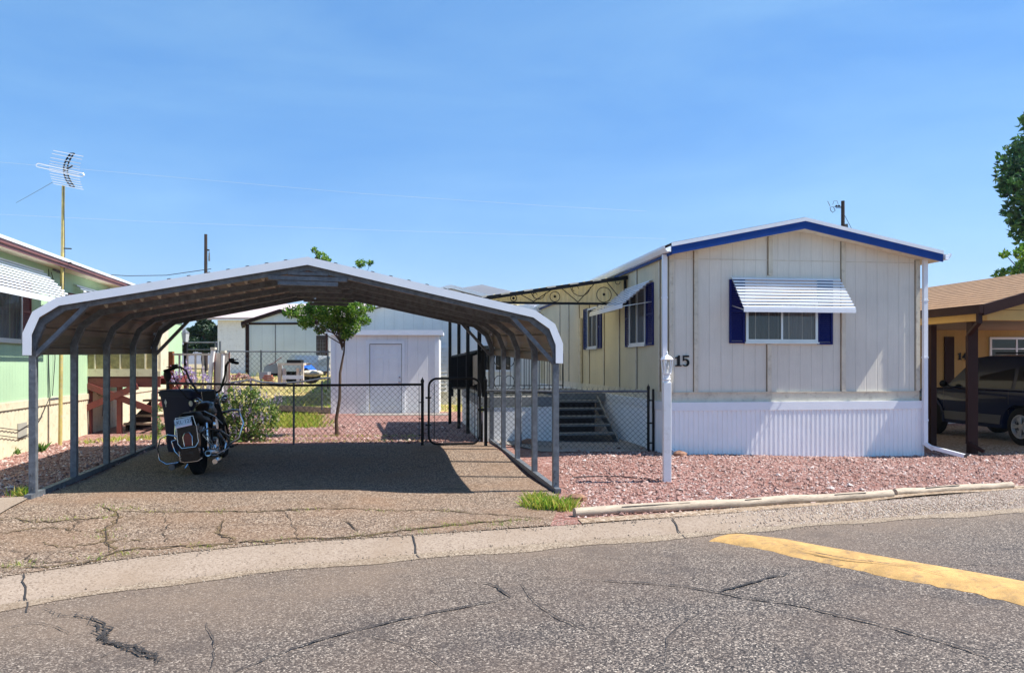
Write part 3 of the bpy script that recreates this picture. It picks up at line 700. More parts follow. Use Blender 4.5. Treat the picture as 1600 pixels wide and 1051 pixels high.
def window(parent, o, u, n, wdt, hgt, fmat=TRIMW, mull=(.5,), glass=GLASS, curt=(CURT, CURTL), bars=(), fw=.045):
    """o = lower left corner on the wall, u right, n outward"""
    T = Rf(None, u, n, o)
    mb = MB()
    for x0, x1, z0, z1 in ((0, fw, 0, hgt), (wdt-fw, wdt, 0, hgt), (fw, wdt-fw, 0, fw), (fw, wdt-fw, hgt-fw, hgt)): mb.box(x0, x1, 0, .045, z0, z1, T)
    mb.box(-.02, wdt+.02, .0, .06, -.03, -.001, T)
    for m_ in mull: mb.box(wdt*m_-fw*.4, wdt*m_+fw*.4, 0.004, .04, fw, hgt-fw, T)
    for m_ in bars: mb.box(fw, wdt-fw, 0.004, .035, hgt*m_-.014, hgt*m_+.014, T)
    f = mb.build('window', fmat, parent)
    MB().face(*[T @ p for p in (V(fw, .028, fw), V(wdt-fw, .028, fw), V(wdt-fw, .028, hgt-fw), V(fw, .028, hgt-fw))]).build('pane', glass, f)
    if curt:
        edges = [fw]+[wdt*m_ for m_ in mull]+[wdt-fw]
        for k, (x0, x1) in enumerate(zip(edges, edges[1:])):
            A = []; N = 36
            for i in range(N+1): A.append(V(x0+(x1-x0)*i/N, .010+.009*math.sin(i*1.3)+.004*math.sin(i*.5), 0))
            mb = MB().strip([T @ (p+V(0, 0, fw)) for p in A], [T @ (p+V(0, 0, hgt-fw)) for p in A]); mb.build('curtain', curt[k % len(curt)], f, smooth=True)
    return f
def louvre(parent, o, u, n, wdt, hgt, mat, name='shutter'):
    T = Rf(None, u, n, o); mb = MB()
    fw = .035
    for x0, x1, z0, z1 in ((0, fw, 0, hgt), (wdt-fw, wdt, 0, hgt), (fw, wdt-fw, 0, fw), (fw, wdt-fw, hgt-fw, hgt), (fw, wdt-fw, hgt*.5-.02, hgt*.5+.02)): mb.box(x0, x1, .003, .032, z0, z1, T)
    z = fw+.01
    while z < hgt-fw-.02:
        mb.add([T @ p for p in (V(fw, .024, z), V(wdt-fw, .024, z), V(wdt-fw, .008, z+.034), V(fw, .008, z+.034))], [(0, 1, 2, 3)]); z += .034
    return mb.build(name, mat, parent)
def awning(parent, o, u, n, wdt, drop, out, mat, n_sl=8, arms=True, name='awning'):
    """stepped slat awning: o = upper left point on the wall"""
    T = Rf(None, u, n, o); mb = MB()
    for k in range(n_sl):
        a, b = k/n_sl, (k+1)/n_sl; st = drop/n_sl; y0 = out*a; y1 = out*b+.010; zt = -drop*a
        mb.prism([T @ p for p in (V(0, y0, zt), V(0, y1, zt-st*.30), V(0, y1, zt-st*.74), V(0, y1-.004, zt-st*.74), V(0, y1-.004, zt-st*.30-.006), V(0, y0, zt-.006))], T.to_3x3() @ V(wdt, 0, 0))
    mb.box(0, wdt, out+.012, out+.022, -drop-.055, -drop+.012, T)
    a = mb.build(name, mat, parent)
    if arms:
        for x in (.02, wdt-.02):
            m = MB().beam(T @ V(x, .01, -drop*.85), T @ V(x, out, -drop-.02), .014, .014); m.build('support_arm', ALUM, a)
    return a
def digit(s, o, u, n, h, mat, parent, name='house_number'):
    T = Rf(None, u, n, o); mb = MB(); W_ = 0
    G1 = [[(.02,.0),(.60,.0),(.60,.10),(.45,.13),(.45,1.0),(.33,1.0),(.22,.88),(.02,.82),(.02,.74),(.20,.74),(.20,.13),(.02,.10)]]
    G4 = [[(.40,.24),(.40,0.13),(.30,.10),(.30,0),(.78,0),(.78,.10),(.66,.13),(.66,.24),(.78,.24),(.78,.36),(.66,.36),(.66,1.0),(.46,1.0),(.0,.36),(.0,.24)]]
    arc = lambda cx, cz, rx, rz, a0, a1, k=14: [(cx+rx*math.cos(R(a0+(a1-a0)*i/k)), cz+rz*math.sin(R(a0+(a1-a0)*i/k))) for i in range(k+1)]
    G5 = [[(.08,.48),(.08,1.0),(.66,1.0),(.66,.84),(.20,.84),(.20,.60)], arc(.34,.33,.36,.35,148,-150)+list(reversed(arc(.30,.33,.17,.24,140,-130)))]
    gl = {'1': (G1, .66), '5': (G5, .78), '4': (G4, .84)}
    for ch in s:
        g, adv = gl[ch]
        for poly in g:
            # split via tessellation so concave outlines fill properly
            tri = geometry.tessellate_polygon([[Vector((x, z, 0)) for x, z in poly]]); nn = len(poly)
            P = [T @ V(W_+x*h, .004, z*h) for x, z in poly]+[T @ V(W_+x*h, .022, z*h) for x, z in poly]
            mb.add(P, [tuple(t) for t in tri]+[tuple(nn+i for i in t) for t in tri]+[(i, (i+1) % nn, (i+1) % nn+nn, i+nn) for i in range(nn)])
        W_ += adv*h
    return mb.build(name, mat, parent)
def text_mesh(s, size, ext=.0):
    cu = bpy.data.curves.new('lettering', 'FONT'); cu.body = s; cu.size = size; cu.extrude = ext; cu.align_x = 'CENTER'; cu.align_y = 'CENTER'; cu.resolution_u = 2
    o = bpy.data.objects.new('lettering', cu); COL.objects.link(o); dg = bpy.context.evaluated_depsgraph_get()
    me = bpy.data.meshes.new_from_object(o.evaluated_get(dg)); bpy.data.objects.remove(o)
    mb = MB(); mb.v = [v.co.copy() for v in me.vertices]; mb.f = [tuple(p.vertices) for p in me.polygons]; return mb

# ---------------------------------------------------------------- mobile home 15
YAW = R(7.5)
home = thing('mobile_home', 'cream single storey mobile home number 15 with blue fascia and white skirting', 'mobile home', (2.654, 13.0, -.02), YAW)
HM = WM[home]
def hf(x, y, yy=0): p = hit(HM, x, y, 1, yy); return p.x, p.z
HW = hf(1436, 600)[0]; HL = 18.0
ZS0 = hf(1048, 613)[1]; ZB1 = hf(1048, 631)[1]; ZB0 = hf(1048, 641)[1]; ZE = 3.42; RISE = hf(1252, 361)[1]-ZE
ux, ny = (1, 0), (0, -1)       # front wall: right = +x, outward = -y
sx_, nx = (0, -1), (-1, 0)     # left wall seen from outside: right = towards front (-y), outward = -x
mb = MB(); mb.add([V(0, 0, ZB1), V(HW, 0, ZB1), V(HW, 0, ZE), V(HW/2, 0, ZE+RISE), V(0, 0, ZE)], [(0, 1, 2, 3, 4)]); mb.build('front_wall', CREAMF, home)
mb = MB(); mb.add([V(0, 0, ZB1), V(0, HL, ZB1), V(0, HL, ZE), V(0, 0, ZE)], [(0, 3, 2, 1)]); mb.build('side_wall', CREAMS, home)
mb = MB(); mb.face(V(HW, 0, ZB1), V(HW, HL, ZB1), V(HW, HL, ZE), V(HW, 0, ZE)); mb.build('side_wall', CREAMS, home)
mb = MB(); mb.add([V(0, HL, 0), V(HW, HL, 0), V(HW, HL, ZE), V(HW/2, HL, ZE+RISE), V(0, HL, ZE)], [(0, 1, 2, 3, 4)]); mb.build('rear_wall', CREAMF, home)
def slopez(x, d=0): return ZE+RISE*(1-abs(x-HW/2)/(HW/2))-d
def batten(x0, x1, z0, z1=None, t=.034):
    m_ = MB(); za = slopez(x0, .0) if z1 is None else z1; zb = slopez(x1, .0) if z1 is None else z1
    m_.prism([V(x0, 0, z0), V(x1, 0, z0), V(x1, 0, zb), V(x0, 0, za)], V(0, -t, 0)); m_.build('batten', CREAMT, home)
    m_ = MB(); m_.prism([V(x0-.014, 0, z0), V(x0-.001, 0, z0), V(x0-.001, 0, za), V(x0-.014, 0, za)], V(0, -.006, 0)); m_.build('batten_seam', SEAM, home)
b0 = hf(1084, 600)[0]; b1 = hf(1090, 600)[0]; batten(b0, b1, ZS0+.01)
b0 = hf(1200, 400)[0]; b1 = hf(1206, 400)[0]; batten(b0, b1, hf(1203, 430)[1]); batten(b0-.02, b1-.02, ZS0+.01, hf(1203, 538)[1])
b0 = hf(1314, 400)[0]; b1 = hf(1320, 400)[0]; batten(b0, b1, ZS0+.01)
batten(HW-.075, HW, ZS0+.01, ZE); batten(0, .07, ZS0+.01, ZE)
b0 = hf(1045, 600)[0]
# panel joint, lower trim board, ledge
z = hf(1088, 404)[1]; MB().box(.07, HW-.075, -.006, 0, z-.012, z).build('panel_joint', CREAMT, home)
mb = MB().box(0, HW, -.012, -.001, ZB1+.005, ZS0-.005); mb.box(-.012, -.001, 0, HL, ZB1+.005, ZS0-.005); mb.build('rim_board', CREAMT, home)
mb = MB().box(0, HW-.02, -.03, -.012, ZS0-.006, ZS0+.008); mb.build('drip_ledge', CREAMT, home)
# skirting
mb = MB(); ribbed(mb, (-.02, -.045, 0), (HW+.01, -.045, 0), -.12, ZB0, .085, .014, (0, -1, 0)); ribbed(mb, (-.045, HL, 0), (-.045, -.03, 0), -.12, ZB0, .085, .014, (-1, 0, 0))
ribbed(mb, (HW+.03, -.03, 0), (HW+.03, HL, 0), -.12, ZB0, .085, .014, (1, 0, 0)); mb.build('skirting', SKIRT, home)
mb = MB().box(-.065, HW+.05, -.068, -.014, ZB0-.004, ZB1+.03); mb.box(-.067, -.014, -.02, HL, ZB0-.005, ZB1+.029); mb.build('skirting_rail', TRIMW, home)
MB().box(-.067, -.02, -.067, -.03, -.12, ZB0-.006).build('skirting_corner', TRIMW, home); MB().box(HW+.01, HW+.05, -.067, -.03, -.12, ZB0-.006).build('skirting_corner', TRIMW, home)
# roof
OX, OXL, OY = .24, .04, .27; k = RISE/(HW/2)
def rz_(x): return ZE+RISE-abs(x-HW/2)*k
TH = .15
mb = MB()
xs = [-OXL, HW/2, HW+OX]
A = [V(x, -OY-.02, rz_(x)+TH+.035) for x in xs]; B = [V(x, HL+.1, rz_(x)+TH+.035) for x in xs]
mb.strip(A, B); mb.strip([p-V(0, 0, .022) for p in A], [p-V(0, 0, .022) for p in B]); mb.strip(A, [p-V(0, 0, .022) for p in A]); mb.keepn = True
mb.build('roof', SHINGLE, home)
mb = MB()
mb.add([V(x, y, rz_(x)) for y in (-OY, HL) for x in xs], [(0, 1, 4, 3), (1, 2, 5, 4)]); mb.build('soffit', CREAMT, home)
def rake(name, dz0, dz1, y0, y1, mat, ex=0):
    q = [-OXL-ex, HW/2, HW+OX+ex]; mb = MB()
    for a, b in ((0, 1), (1, 2)):
        P = [V(q[a], y0, rz_(q[a])+dz0), V(q[b], y0, rz_(q[b])+dz0), V(q[b], y0, rz_(q[b])+dz1), V(q[a], y0, rz_(q[a])+dz1)]
        mb.prism(P, V(0, y1-y0, 0))
    mb.build(name, mat, home)
rake('fascia', -.012, .118, -OY-.03, -OY-.002, BLUE, .004)
rake('drip_edge', .118, .178, -OY-.042, -OY-.002, TRIMW, .006)
mb = MB().box(-OXL-.028, -OXL-.001, -OY, HL, rz_(-OXL)-.02, rz_(-OXL)+.115); mb.build('fascia', BLUE, home)
# gutters
def gutter(x, sgn):
    mb = MB(); z = rz_(-OXL if x < 1 else -OX)+.10
    P = [(0, .02), (0, -.075), (.07, -.075), (.115, -.01), (.115, .03), (.108, .03), (.108, -.005), (.066, -.066), (.007, -.066), (.007, .02)]
    mb.prism([V(x+sgn*a, -OY-.05, z+b) for a, b in P], V(0, HL, 0)); 
    g = mb.build('gutter', TRIMW, home); return g
gutter(-OXL-.03, -1); gutter(HW+OX+.03, 1)
def downspout(x, y, out, L, label=None):
    mb = MB(); z1 = rz_(-OXL)+.04
    pts = [V(x, y, z1-.03), V(x, y, .16)]
    mb.beam(pts[0], pts[1], .075, .06); o_ = Vector(out); mb.beam(V(x, y, .19), V(x, y, .10)+o_*.14, .075, .062); mb.beam(V(x, y, .13)+o_*.10, V(x, y, .02)+o_*L, .075, .062)
    ds = mb.build('downspout', TRIMW, home)
    for zz in (.6, 1.7, 2.7): MB().cbox((x, y+.0, zz), .088, .072, .03).build('strap', TRIMW, ds)
    e = V(x, y, .02)+o_*L; MB().cbox(e+o_*.001, .055, .045, .05).build('outlet', TAR, ds)
downspout(-.095, -.06, (.88, -.45, 0), .32); downspout(HW+.045, -.095, (.62, -.78, 0), .62)
# front window, shutters, awning
x0, z0 = hf(1164, 534); x1, z1 = hf(1276, 470)
window(home, (x0, 0, z0), ux, ny, x1-x0, z1-z0, ALUM, (.5,), GLASS, (CURT, CURTL))
xa, za = hf(1139, 536); xb, zb = hf(1163, 437); louvre(home, (xa, 0, za), ux, ny, xb-xa, zb-za, NAVY)
xa, za = hf(1276.5, 538); xb, _ = hf(1300, 500); louvre(home, (xa, 0, za), ux, ny, xb-xa, zb-za, NAVY)
xa, za = hf(1142, 433); xb, _ = hf(1311, 433); yo = .50; _, zl = hf(1160, 482, -yo)
awning(home, (xa, 0, za), ux, ny, xb-xa, za-zl, yo, TRIMW, 10)
# side windows (left wall), coordinates along depth
def sf(x, y, xx=0): p = hit(HM, x, y, 0, xx); return p.y, p.z
def side_window(pxl, pxr, pyt, pyb, shl, shr, aw=None):
    ya, zb_ = sf(pxl, pyb); yb, _ = sf(pxr, pyb); zt = sf(pxr, pyt)[1]; zb_ = sf(pxr, pyb)[1]
    window(home, (0, ya, zb_), sx_, nx, ya-yb, zt-zb_, ALUM, (.5,), GLASS, (CURT, CURTL))
    for a, b in (shl, shr):
        y0_ = sf(a, 500)[0]; y1_ = sf(b, 500)[0]; louvre(home, (0, y0_, zb_-.02), sx_, nx, y0_-y1_, zt-zb_+.04, NAVY)
    if aw:
        w0, w1, wy = aw; a0, z = sf(w0, wy); a1, z = sf(w1, wy); z = sf(w1, wy)[1]
        awning(home, (0, a0, z), sx_, nx, a0-a1, .46, .55, TRIMW, 9)
side_window(986, 1011, 446, 538, (978.5, 985.5), (1011.5, 1022), (962, 1020, 437))
side_window(920, 935, 478, 543, (913, 919.5), (935.5, 941))
# side battens
for x in (1031, 995, 968, 944, 921, 905, 889, 875):
    y_ = sf(x, 560)[0]; MB().box(-.012, -.001, y_-.05, y_-.031, ZS0, ZE).build('batten_seam', SEAM, home); MB().box(-.02, -.001, y_-.03, y_+.03, ZS0, ZE).build('batten', CREAMT, home)
y_ = sf(1037, 500)[0]
x_, z_ = hf(1054.5, 572); digit('15', (x_, 0, z_), ux, ny, .185, BLACK, home)
y_ = sf(905, 560)[0]; MB().box(-.07, -.022, y_-.42, y_-.30, ZS0, 2.75).build('conduit_board', CREAMT, home)
# side door under the porch cover
ya = sf(862, 560)[0]; yb = sf(846, 560)[0]
mb = MB().box(-.03, -.002, ya, ya+.95, .93, 2.95); d = mb.build('door', CREAMT, home); MB().ball((-.06, ya+.12, 1.9), .03).build('handle', ALUM, d)
mb = MB().box(-.045, -.032, ya+.25, ya+.7, 1.9, 2.7); mb.build('door_pane', DGLASS, home)
# roof jack vent
p = hit(HM, 1330, 362, 1, 5.0); mb = MB().cbox((HW*.72, 5, rz_(HW*.72)+.28), .3, .3, .16); mb.tube([(HW*.72, 5, rz_(HW*.72)+.1), (HW*.72, 5, rz_(HW*.72)+.25)], .08, 8); mb.build('roof_vent', ALUM, home)

# ---------------------------------------------------------------- porch cover with scrollwork
pfoot = [gp(749, 687), gp(731, 677), gp(717, 669), gp(703, 662)]
wallc = HM @ V(-.02, 3.55, 0)                          # where the front edge meets the home wall
fr_l = pfoot[0]; pc = thing('porch_cover', 'sloping metal porch cover with black scrollwork gable beside the cream mobile home', 'porch cover', (fr_l.x, fr_l.y, 0), YAW)
PM = WM[pc]; PW = (PM.inverted() @ wallc).x; ZL = 2.80; ZH = 3.27; PY1 = 4.6
backx = (PM.inverted() @ pfoot[3]).x
mb = MB()
prof = []; x = -.06
while x < PW: prof += [(x, 0), (x+.02, .028), (x+.05, .028), (x+.07, 0)]; x += .15
def pz(x): return ZL+(ZH-ZL)*(x+.06)/(PW+.06)
rows = []
for y in (-.18, PY1): rows.append([V(a, y, pz(a)+b+.05) for a, b in prof]+[V(PW, y, pz(PW)+.05)])
mb.strip(rows[0], rows[1]); mb.keepn = True
CORR = plain('cream_corrugated', (.66,.60,.42), .5, .0, var=.1)
_n = CORR.node_tree; _t = node(_n, 'ShaderNodeBsdfTranslucent'); _t.inputs[0].default_value = (.85,.76,.50,1); _m = node(_n, 'ShaderNodeMixShader'); _m.inputs[0].default_value = .45
_n.links.new(_n.nodes['Principled BSDF'].outputs[0], _m.inputs[1]); _n.links.new(_t.outputs[0], _m.inputs[2]); _n.links.new(_m.outputs[0], _n.nodes['Material Output'].inputs[0])
mb.build('cover_sheet', CORR, pc)
mb = MB().beam((-.06, -.17, pz(-.06)+.03), (PW, -.17, pz(PW)+.03), .05, .075); mb.beam((-.05, -.17, pz(-.05)+.02), (-.05, PY1, pz(-.05)+.02), .05, .07)
mb.beam((-.06, -.12, ZL-.03), (PW, -.12, ZL-.03), .045, .045); mb.beam((PW-.03, -.12, ZL-.05), (PW-.03, -.12, ZH+.03), .05, .06)
mb.beam((-.05, -.12, ZL-.03), (-.05, PY1, ZL-.03), .04, .04); mb.build('cover_frame', BLACK, pc)
for q in range(6):
    mb = MB().box(-.05+q*.46, .12+q*.46, -.205, -.196, 0, .03); mb.v = [V(p.x, p.y, p.z+pz(p.x)+.045) for p in mb.v]; mb.build('edge_strip', CREAMT, pc)
# corrugated gable panel behind the scrolls
mb = MB(); xs = [(-.04+i*.03) for i in range(int((PW+.02)/.03))]
mb.strip([V(x, -.02+.022*math.sin(i*2.1), ZL) for i, x in enumerate(xs)], [V(x, -.02+.022*math.sin(i*2.1), pz(x)+.03) for i, x in enumerate(xs)])
mb.build('gable_panel', CORR, pc, smooth=True)
mb = MB(); yy = -.13
def arc3(cx, cz, r, a0, a1, n=16, shrink=0): return [V(cx+(r-shrink*i/n)*math.cos(R(a0+(a1-a0)*i/n)), yy, cz+(r-shrink*i/n)*math.sin(R(a0+(a1-a0)*i/n))) for i in range(n+1)]
X = PW-.05
for k, cx in enumerate((.55, 1.0, 1.85)):
    pass
tri = [X, X-.45, X-1.05, X-1.45, X-1.95]
for a, b, ha, hb in ((X-.02, X-.36, ZL, None), (X-.95, X-.62, ZL, None), (X-.95, X-1.28, ZL, None), (X-1.85, X-1.5, ZL, None), (X-1.85, X-2.1, ZL, None)):
    mb.tube([V(a, yy, ZL), V(b, yy, pz(b))], .009, 5)
for cx, r in ((X-.42, .15), (X-1.42, .10), (X-2.25, .06)):
    mb.tube(arc3(cx, ZL+r, r, -100, 260, 26), .008, 5); mb.ball((cx, yy, ZL+r*1.05), .028)
for cx, r in ((X-.9, .20), (X-1.75, .14)):
    mb.tube(arc3(cx, pz(cx), r, 185, 355, 18), .008, 5); mb.tube(arc3(cx-r*.55, pz(cx)-.06, r*.35, 0, 250, 12, .02), .007, 5)
mb.tube(arc3(X-.13, ZH-.06, .06, 90, 380, 14, .02), .007, 5)
mb.build('scrollwork', BLACK, pc)
for k, f in enumerate(pfoot):
    l = PM.inverted() @ f; xx = -.17 if k < 1 else l.x
    mb = MB().beam((l.x, l.y, l.z-.05), (l.x, l.y, ZL), .075, .075); mb.build('post', BLACK, pc)
mb = MB().beam((PM.inverted() @ pfoot[0]).xy.to_3d()+V(0, 0, ZL-.04), (PM.inverted() @ pfoot[3]).xy.to_3d()+V(0, 0, ZL-.04), .06, .08); mb.build('edge_beam', BLACK, pc)

# ---------------------------------------------------------------- deck, steps, railings
dfl = gp(752, 690); deck = thing('porch_deck', 'raised grey porch deck with white panel skirting beside the mobile home', 'deck', tuple(dfl), YAW)
DM = WM[deck]; DW = (DM.inverted() @ (HM @ V(-.08, 3.0, 0))).x; DD = 5.2; DZ = .86; SXL = hit(DM, 868, 640, 1, 0).x; SXR = hit(DM, 928, 640, 1, 1.75).x
DECKM = plain('deck_boards', (.26,.25,.23), .8, var=.2, vec=(1, 8, 1))
NOT = 1.75; mb = MB(); y = 0
while y < DD: mb.box(0, DW if y >= NOT else SXL, y, y+.132, DZ-.03, DZ); y += .14
mb.build('deck_floor', DECKM, deck)
mb = MB().box(-.01, SXL, -.03, -.004, DZ-.18, DZ-.002); mb.box(SXL+.004, SXL+.03, -.03, NOT-.03, DZ-.18, DZ-.002); mb.box(SXL+.03, DW, NOT-.03, NOT-.004, DZ-.18, DZ-.002); mb.box(-.035, -.011, -.03, DD, DZ-.18, DZ-.002); mb.build('rim_board', GREYSTEP, deck)
def panels(a, b, n):
    a, b = Vector(a), Vector(b)
    for i in range(n):
        p = a.lerp(b, i/n+.008); q = a.lerp(b, (i+1)/n-.008); mb = MB().beam(p+V(0, 0, (DZ-.2)/2), q+V(0, 0, (DZ-.2)/2), .012, DZ-.18); mb.build('skirt_panel', WHITE, deck)
panels((0.02, -.012, 0), (SXL, -.012, 0), 2); panels((-.02, .02, 0), (-.02, DD, 0), 5); panels((SXL+.012, .02, 0), (SXL+.012, NOT-.05, 0), 1)
st = thing('porch_steps', 'grey wooden steps rising to the porch behind the chain link fence', 'steps', tuple(DM @ V((SXL+SXR)/2+.02, 1.70, 0)), YAW)
SW = SXR-SXL-.04; TM = plain('tread_paint', (.16,.17,.17), .6, var=.2)
for i in range(5):
    zt = DZ*(i+1)/6; yb_ = -(5-i)*.34
    MB().box(-SW/2, SW/2, yb_-.02, yb_+.33, zt-.035, zt).build('tread', TM, st)
for s in (-1, 1):
    x = s*(SW/2+.03); mb = MB().prism([V(x, -.01, DZ-.04), V(x, -1.85, -.02), V(x, -1.5, -.05), V(x, -.01, DZ-.33)], V(.035*s, 0, 0)); mb.build('stringer', GREYSTEP, st)
MB().box(-SW/2, SW/2, -.035, -.005, 0, DZ-.19).build('riser_board', TAR, st)
def scroll_panel(mb, a, b, z0, z1, r=.007):
    a, b = Vector(a), Vector(b); d = (b-a).normalized(); w_ = (b-a).length; c = (a+b)/2; h = z1-z0
    for s in (-1, 1):
        for zz, sg in ((z0+h*.25, 1), (z0+h*.75, -1)):
            pts = []
            for i in range(19):
                an = R(-90*sg+sg*330*i/18); rr_ = h*.20*(1-.55*i/18)
                pts.append(c+d*s*(w_*.24+rr_*math.cos(an)*.8)+V(0, 0, zz-0+rr_*math.sin(an)))
            mb.tube(pts, r, 4)
        mb.tube([c+d*s*w_*.08+V(0, 0, z0+.03), c+d*s*w_*.02+V(0, 0, z0+h*.5), c+d*s*w_*.08+V(0, 0, z1-.03)], r, 4)
def railing(label, a, b, z0, z1, nbal, scroll=None, grp='black iron railings round the porch'):
    a, b = Vector(a), Vector(b); t = thing('iron_railing', label, 'railing', tuple(a), 0, grp)
    MB().beam(a+V(0, 0, z1), b+V(0, 0, z1), .04, .03).build('top_rail', BLACK, t, world=True)
    MB().beam(a+V(0, 0, z0+.08), b+V(0, 0, z0+.08), .03, .022).build('bottom_rail', BLACK, t, world=True)
    for k in range(nbal+1):
        p = a.lerp(b, k/nbal)
        if scroll and scroll[0] < k/nbal < scroll[1]: continue
        w_ = .034 if k in (0, nbal) else .015
        MB().beam(p+V(0, 0, z0 if w_ > .02 else z0+.08), p+V(0, 0, z1), w_, w_).build('post' if w_ > .02 else 'baluster', BLACK, t, world=True)
    if scroll:
        mb = MB(); scroll_panel(mb, a.lerp(b, scroll[0]), a.lerp(b, scroll[1]), z0+.1, z1-.01); mb.build('scroll_panel', BLACK, t, world=True)
    return t
def dk_(x, y, z=0): p = DM @ V(x, y, 0); return V(p.x, p.y, dfl.z+z)
railing('front black iron railing with a scroll panel above the white deck skirting', dk_(.05, .04), dk_(SXL-.02, .04), DZ, DZ+.92, 14, (.16, .42))
railing('left black iron railing running back along the porch deck', dk_(.04, .1), dk_(.04, 4.9), DZ, DZ+.92, 26, (.06, .16))
railing('rear black iron railing across the back of the porch deck', dk_(.1, 5.0), dk_(DW-.3, 5.0), DZ, DZ+.92, 18)
# black lattice windscreen standing on the far deck edge
la, lb = pd(707, 560, 18.6), pd(757, 560, 16.0); la.z = lb.z = 0
ls = thing('lattice_screen', 'black lattice privacy screen fixed along the left side of the porch', 'screen', (lb.x, lb.y, 0))
za, zb2 = pd(707, 606, 18.6).z, pd(707, 557, 18.6).z; zc, zd = pd(757, 606, 16).z, pd(757, 547, 16).z
mb = MB(); n = 34
for i in range(n+1):
    t = i/n; p = la.lerp(lb, t); lo = za+(zc-za)*t; hi = zb2+(zd-zb2)*t
    mb.beam(p+V(0, 0, lo), p+V(0, 0, hi), .052, .012)
for j in range(12):
    t = j/11; mb.beam(la+V(0.01, 0, za+(zb2-za)*t), lb+V(.01, 0, zc+(zd-zc)*t), .012, .045)
mb.build('lattice', BLACK, ls, world=True)
mb = MB().beam(la+V(0, 0, zb2), lb+V(0, 0, zd), .04, .05); mb.beam(la+V(0, 0, za), lb+V(0, 0, zc), .04, .05); mb.beam(lb+V(0, 0, zc-.2), lb+V(0, 0, zd), .05, .05); mb.beam(la+V(0, 0, za-.2), la+V(0, 0, zb2), .05, .05); mb.build('frame', BLACK, ls, world=True)
bp = pd(752, 560, 15.9); p0 = pd(742, 560, 16.7)
mb = MB().add([V(p0.x-.03, p0.y, pd(742, 556, 16.7).z), V(bp.x-.03, bp.y, pd(752, 553, 15.9).z), V(bp.x-.03, bp.y, pd(752, 598, 15.9).z), V(p0.x-.03, p0.y, pd(742, 602, 16.7).z)], [(0, 1, 2, 3)])
mb.prism([mb.v[i].copy() for i in range(4)], V(-.015, 0, 0)); mb.build('wood_panel', WOODW, ls, world=True)

# ---------------------------------------------------------------- chain link fences
def chainlink(mb, a, b, z0, z1, pitch=.1, r=.0035, barbs=False, inset=0):
    a, b = Vector(a), Vector(b); L = (b-a).length; d = (b-a)/L; up = V(0, 0, 1); H = z1-z0; nrm = d.cross(up)
    def wire(p, q, off):
        P = []
        for e in (p, q): 
            c = a+d*e[0]+up*(z0+e[1])+nrm*off; P += [c+up*r+d*r*.0, c-up*r*.8+nrm*r, c-up*r*.8-nrm*r]
        mb.add(P, [(0, 1, 4, 3), (1, 2, 5, 4), (2, 0, 3, 5)])
    s = -H
    while s < L:
        for sg, off in ((1, .003), (-1, -.003)):
            x0, x1 = (s, s+H); y0, y1 = (0, H) if sg > 0 else (H, 0)
            t0 = max(0, -x0/H); t1 = min(1, (L-x0)/H)
            if t1 > t0: wire((x0+H*t0, y0+(y1-y0)*t0), (x0+H*t1, y0+(y1-y0)*t1), off)
        if barbs and 0 < s+H < L:
            for q in (-1, 1): wire((s+H, H), (s+H+q*.02, H+.045), 0)
        s += pitch
def fpost(t, p, h, r=.028, cap=True, mat=BLACK, z=0):
    mb = MB().tube([p+V(0, 0, z-.05), p+V(0, 0, z+h)], r, 10)
    if cap: mb.lathe(p+V(0, 0, z+h), [(r*1.15, -.02), (r*1.2, .01), (r*.8, .035), (r*.25, .05), (r*.3, .065), (.001, .075)], 10)
    return mb.build('post', mat, t, world=True, smooth=True)
fa, fb = gp(262, 692), gp(660, 696); FH = 1.17
t = thing('chain_link_fence', 'long black chain link fence across the back of the driveway', 'fence', tuple(fb), 0, 'chain link fences')
fpost(t, fb, FH+.02); fpost(t, fa, FH+.02); fpost(t, fa.lerp(fb, .5), FH-.03, .02, False, GALV)
MB().tube([fa+V(0, 0, FH-.04), fa.lerp(fb, .5)+V(0, 0, FH-.07), fb+V(0, 0, FH-.04)], .022, 8).build('top_rail', BLACK, t, world=True, smooth=True)
mb = MB(); chainlink(mb, fa, fb-V(.05, 0, 0), .03, FH-.05, .105, .0032); mb.build('mesh_panel', BLACK, t, world=True)
mb = MB().beam(fb+V(-.06, 0, .1), fb+V(-.06, 0, FH-.06), .008, .02); mb.build('tension_bar', BLACK, t, world=True)
for z in (.2, .5, .8): MB().beam(fb+V(-.07, 0, z), fb+V(.03, 0, z), .03, .02).build('band', BLACK, t, world=True)
# gate
ga, gb = gp(670, 697), gp(750, 695)
ga = V(ga.x, ga.y, fb.z+.04); gb = V(gb.x, gb.y, ga.z); GH = 1.20
t = thing('gate', 'small black chain link gate with rounded corners behind the carport', 'gate', tuple(ga))
d = (gb-ga).normalized(); W_ = (gb-ga).length; cr = .15; pts = []
for cx, cz, a0 in ((W_-cr, GH-cr, 90), (W_-cr, cr, 0), (cr, cr, -90), (cr, GH-cr, -180)):
    for i in range(7):
        an = R(a0-15*i); pts.append(ga+d*(cx+cr*math.cos(an))+V(0, 0, cz+cr*math.sin(an)))
MB().tube(pts, .021, 8, closed=True).build('gate_frame', BLACK, t, world=True, smooth=True)
mb = MB(); chainlink(mb, ga+d*.03, gb-d*.03, .03, GH-.03, .105, .0032); mb.build('mesh_panel', BLACK, t, world=True)
mb = MB().beam(ga+d*.1+V(0, 0, .08), ga+d*.1+V(0, 0, GH-.1), .01, .02); mb.beam(gb-d*.1+V(0, 0, .08), gb-d*.1+V(0, 0, GH-.1), .01, .02); mb.build('tension_bar', BLACK, t, world=True)
for z in (.35, .85): MB().beam(ga+V(-.06, 0, z), ga+V(.04, 0, z), .03, .03).build('hinge', BLACK, t, world=True)
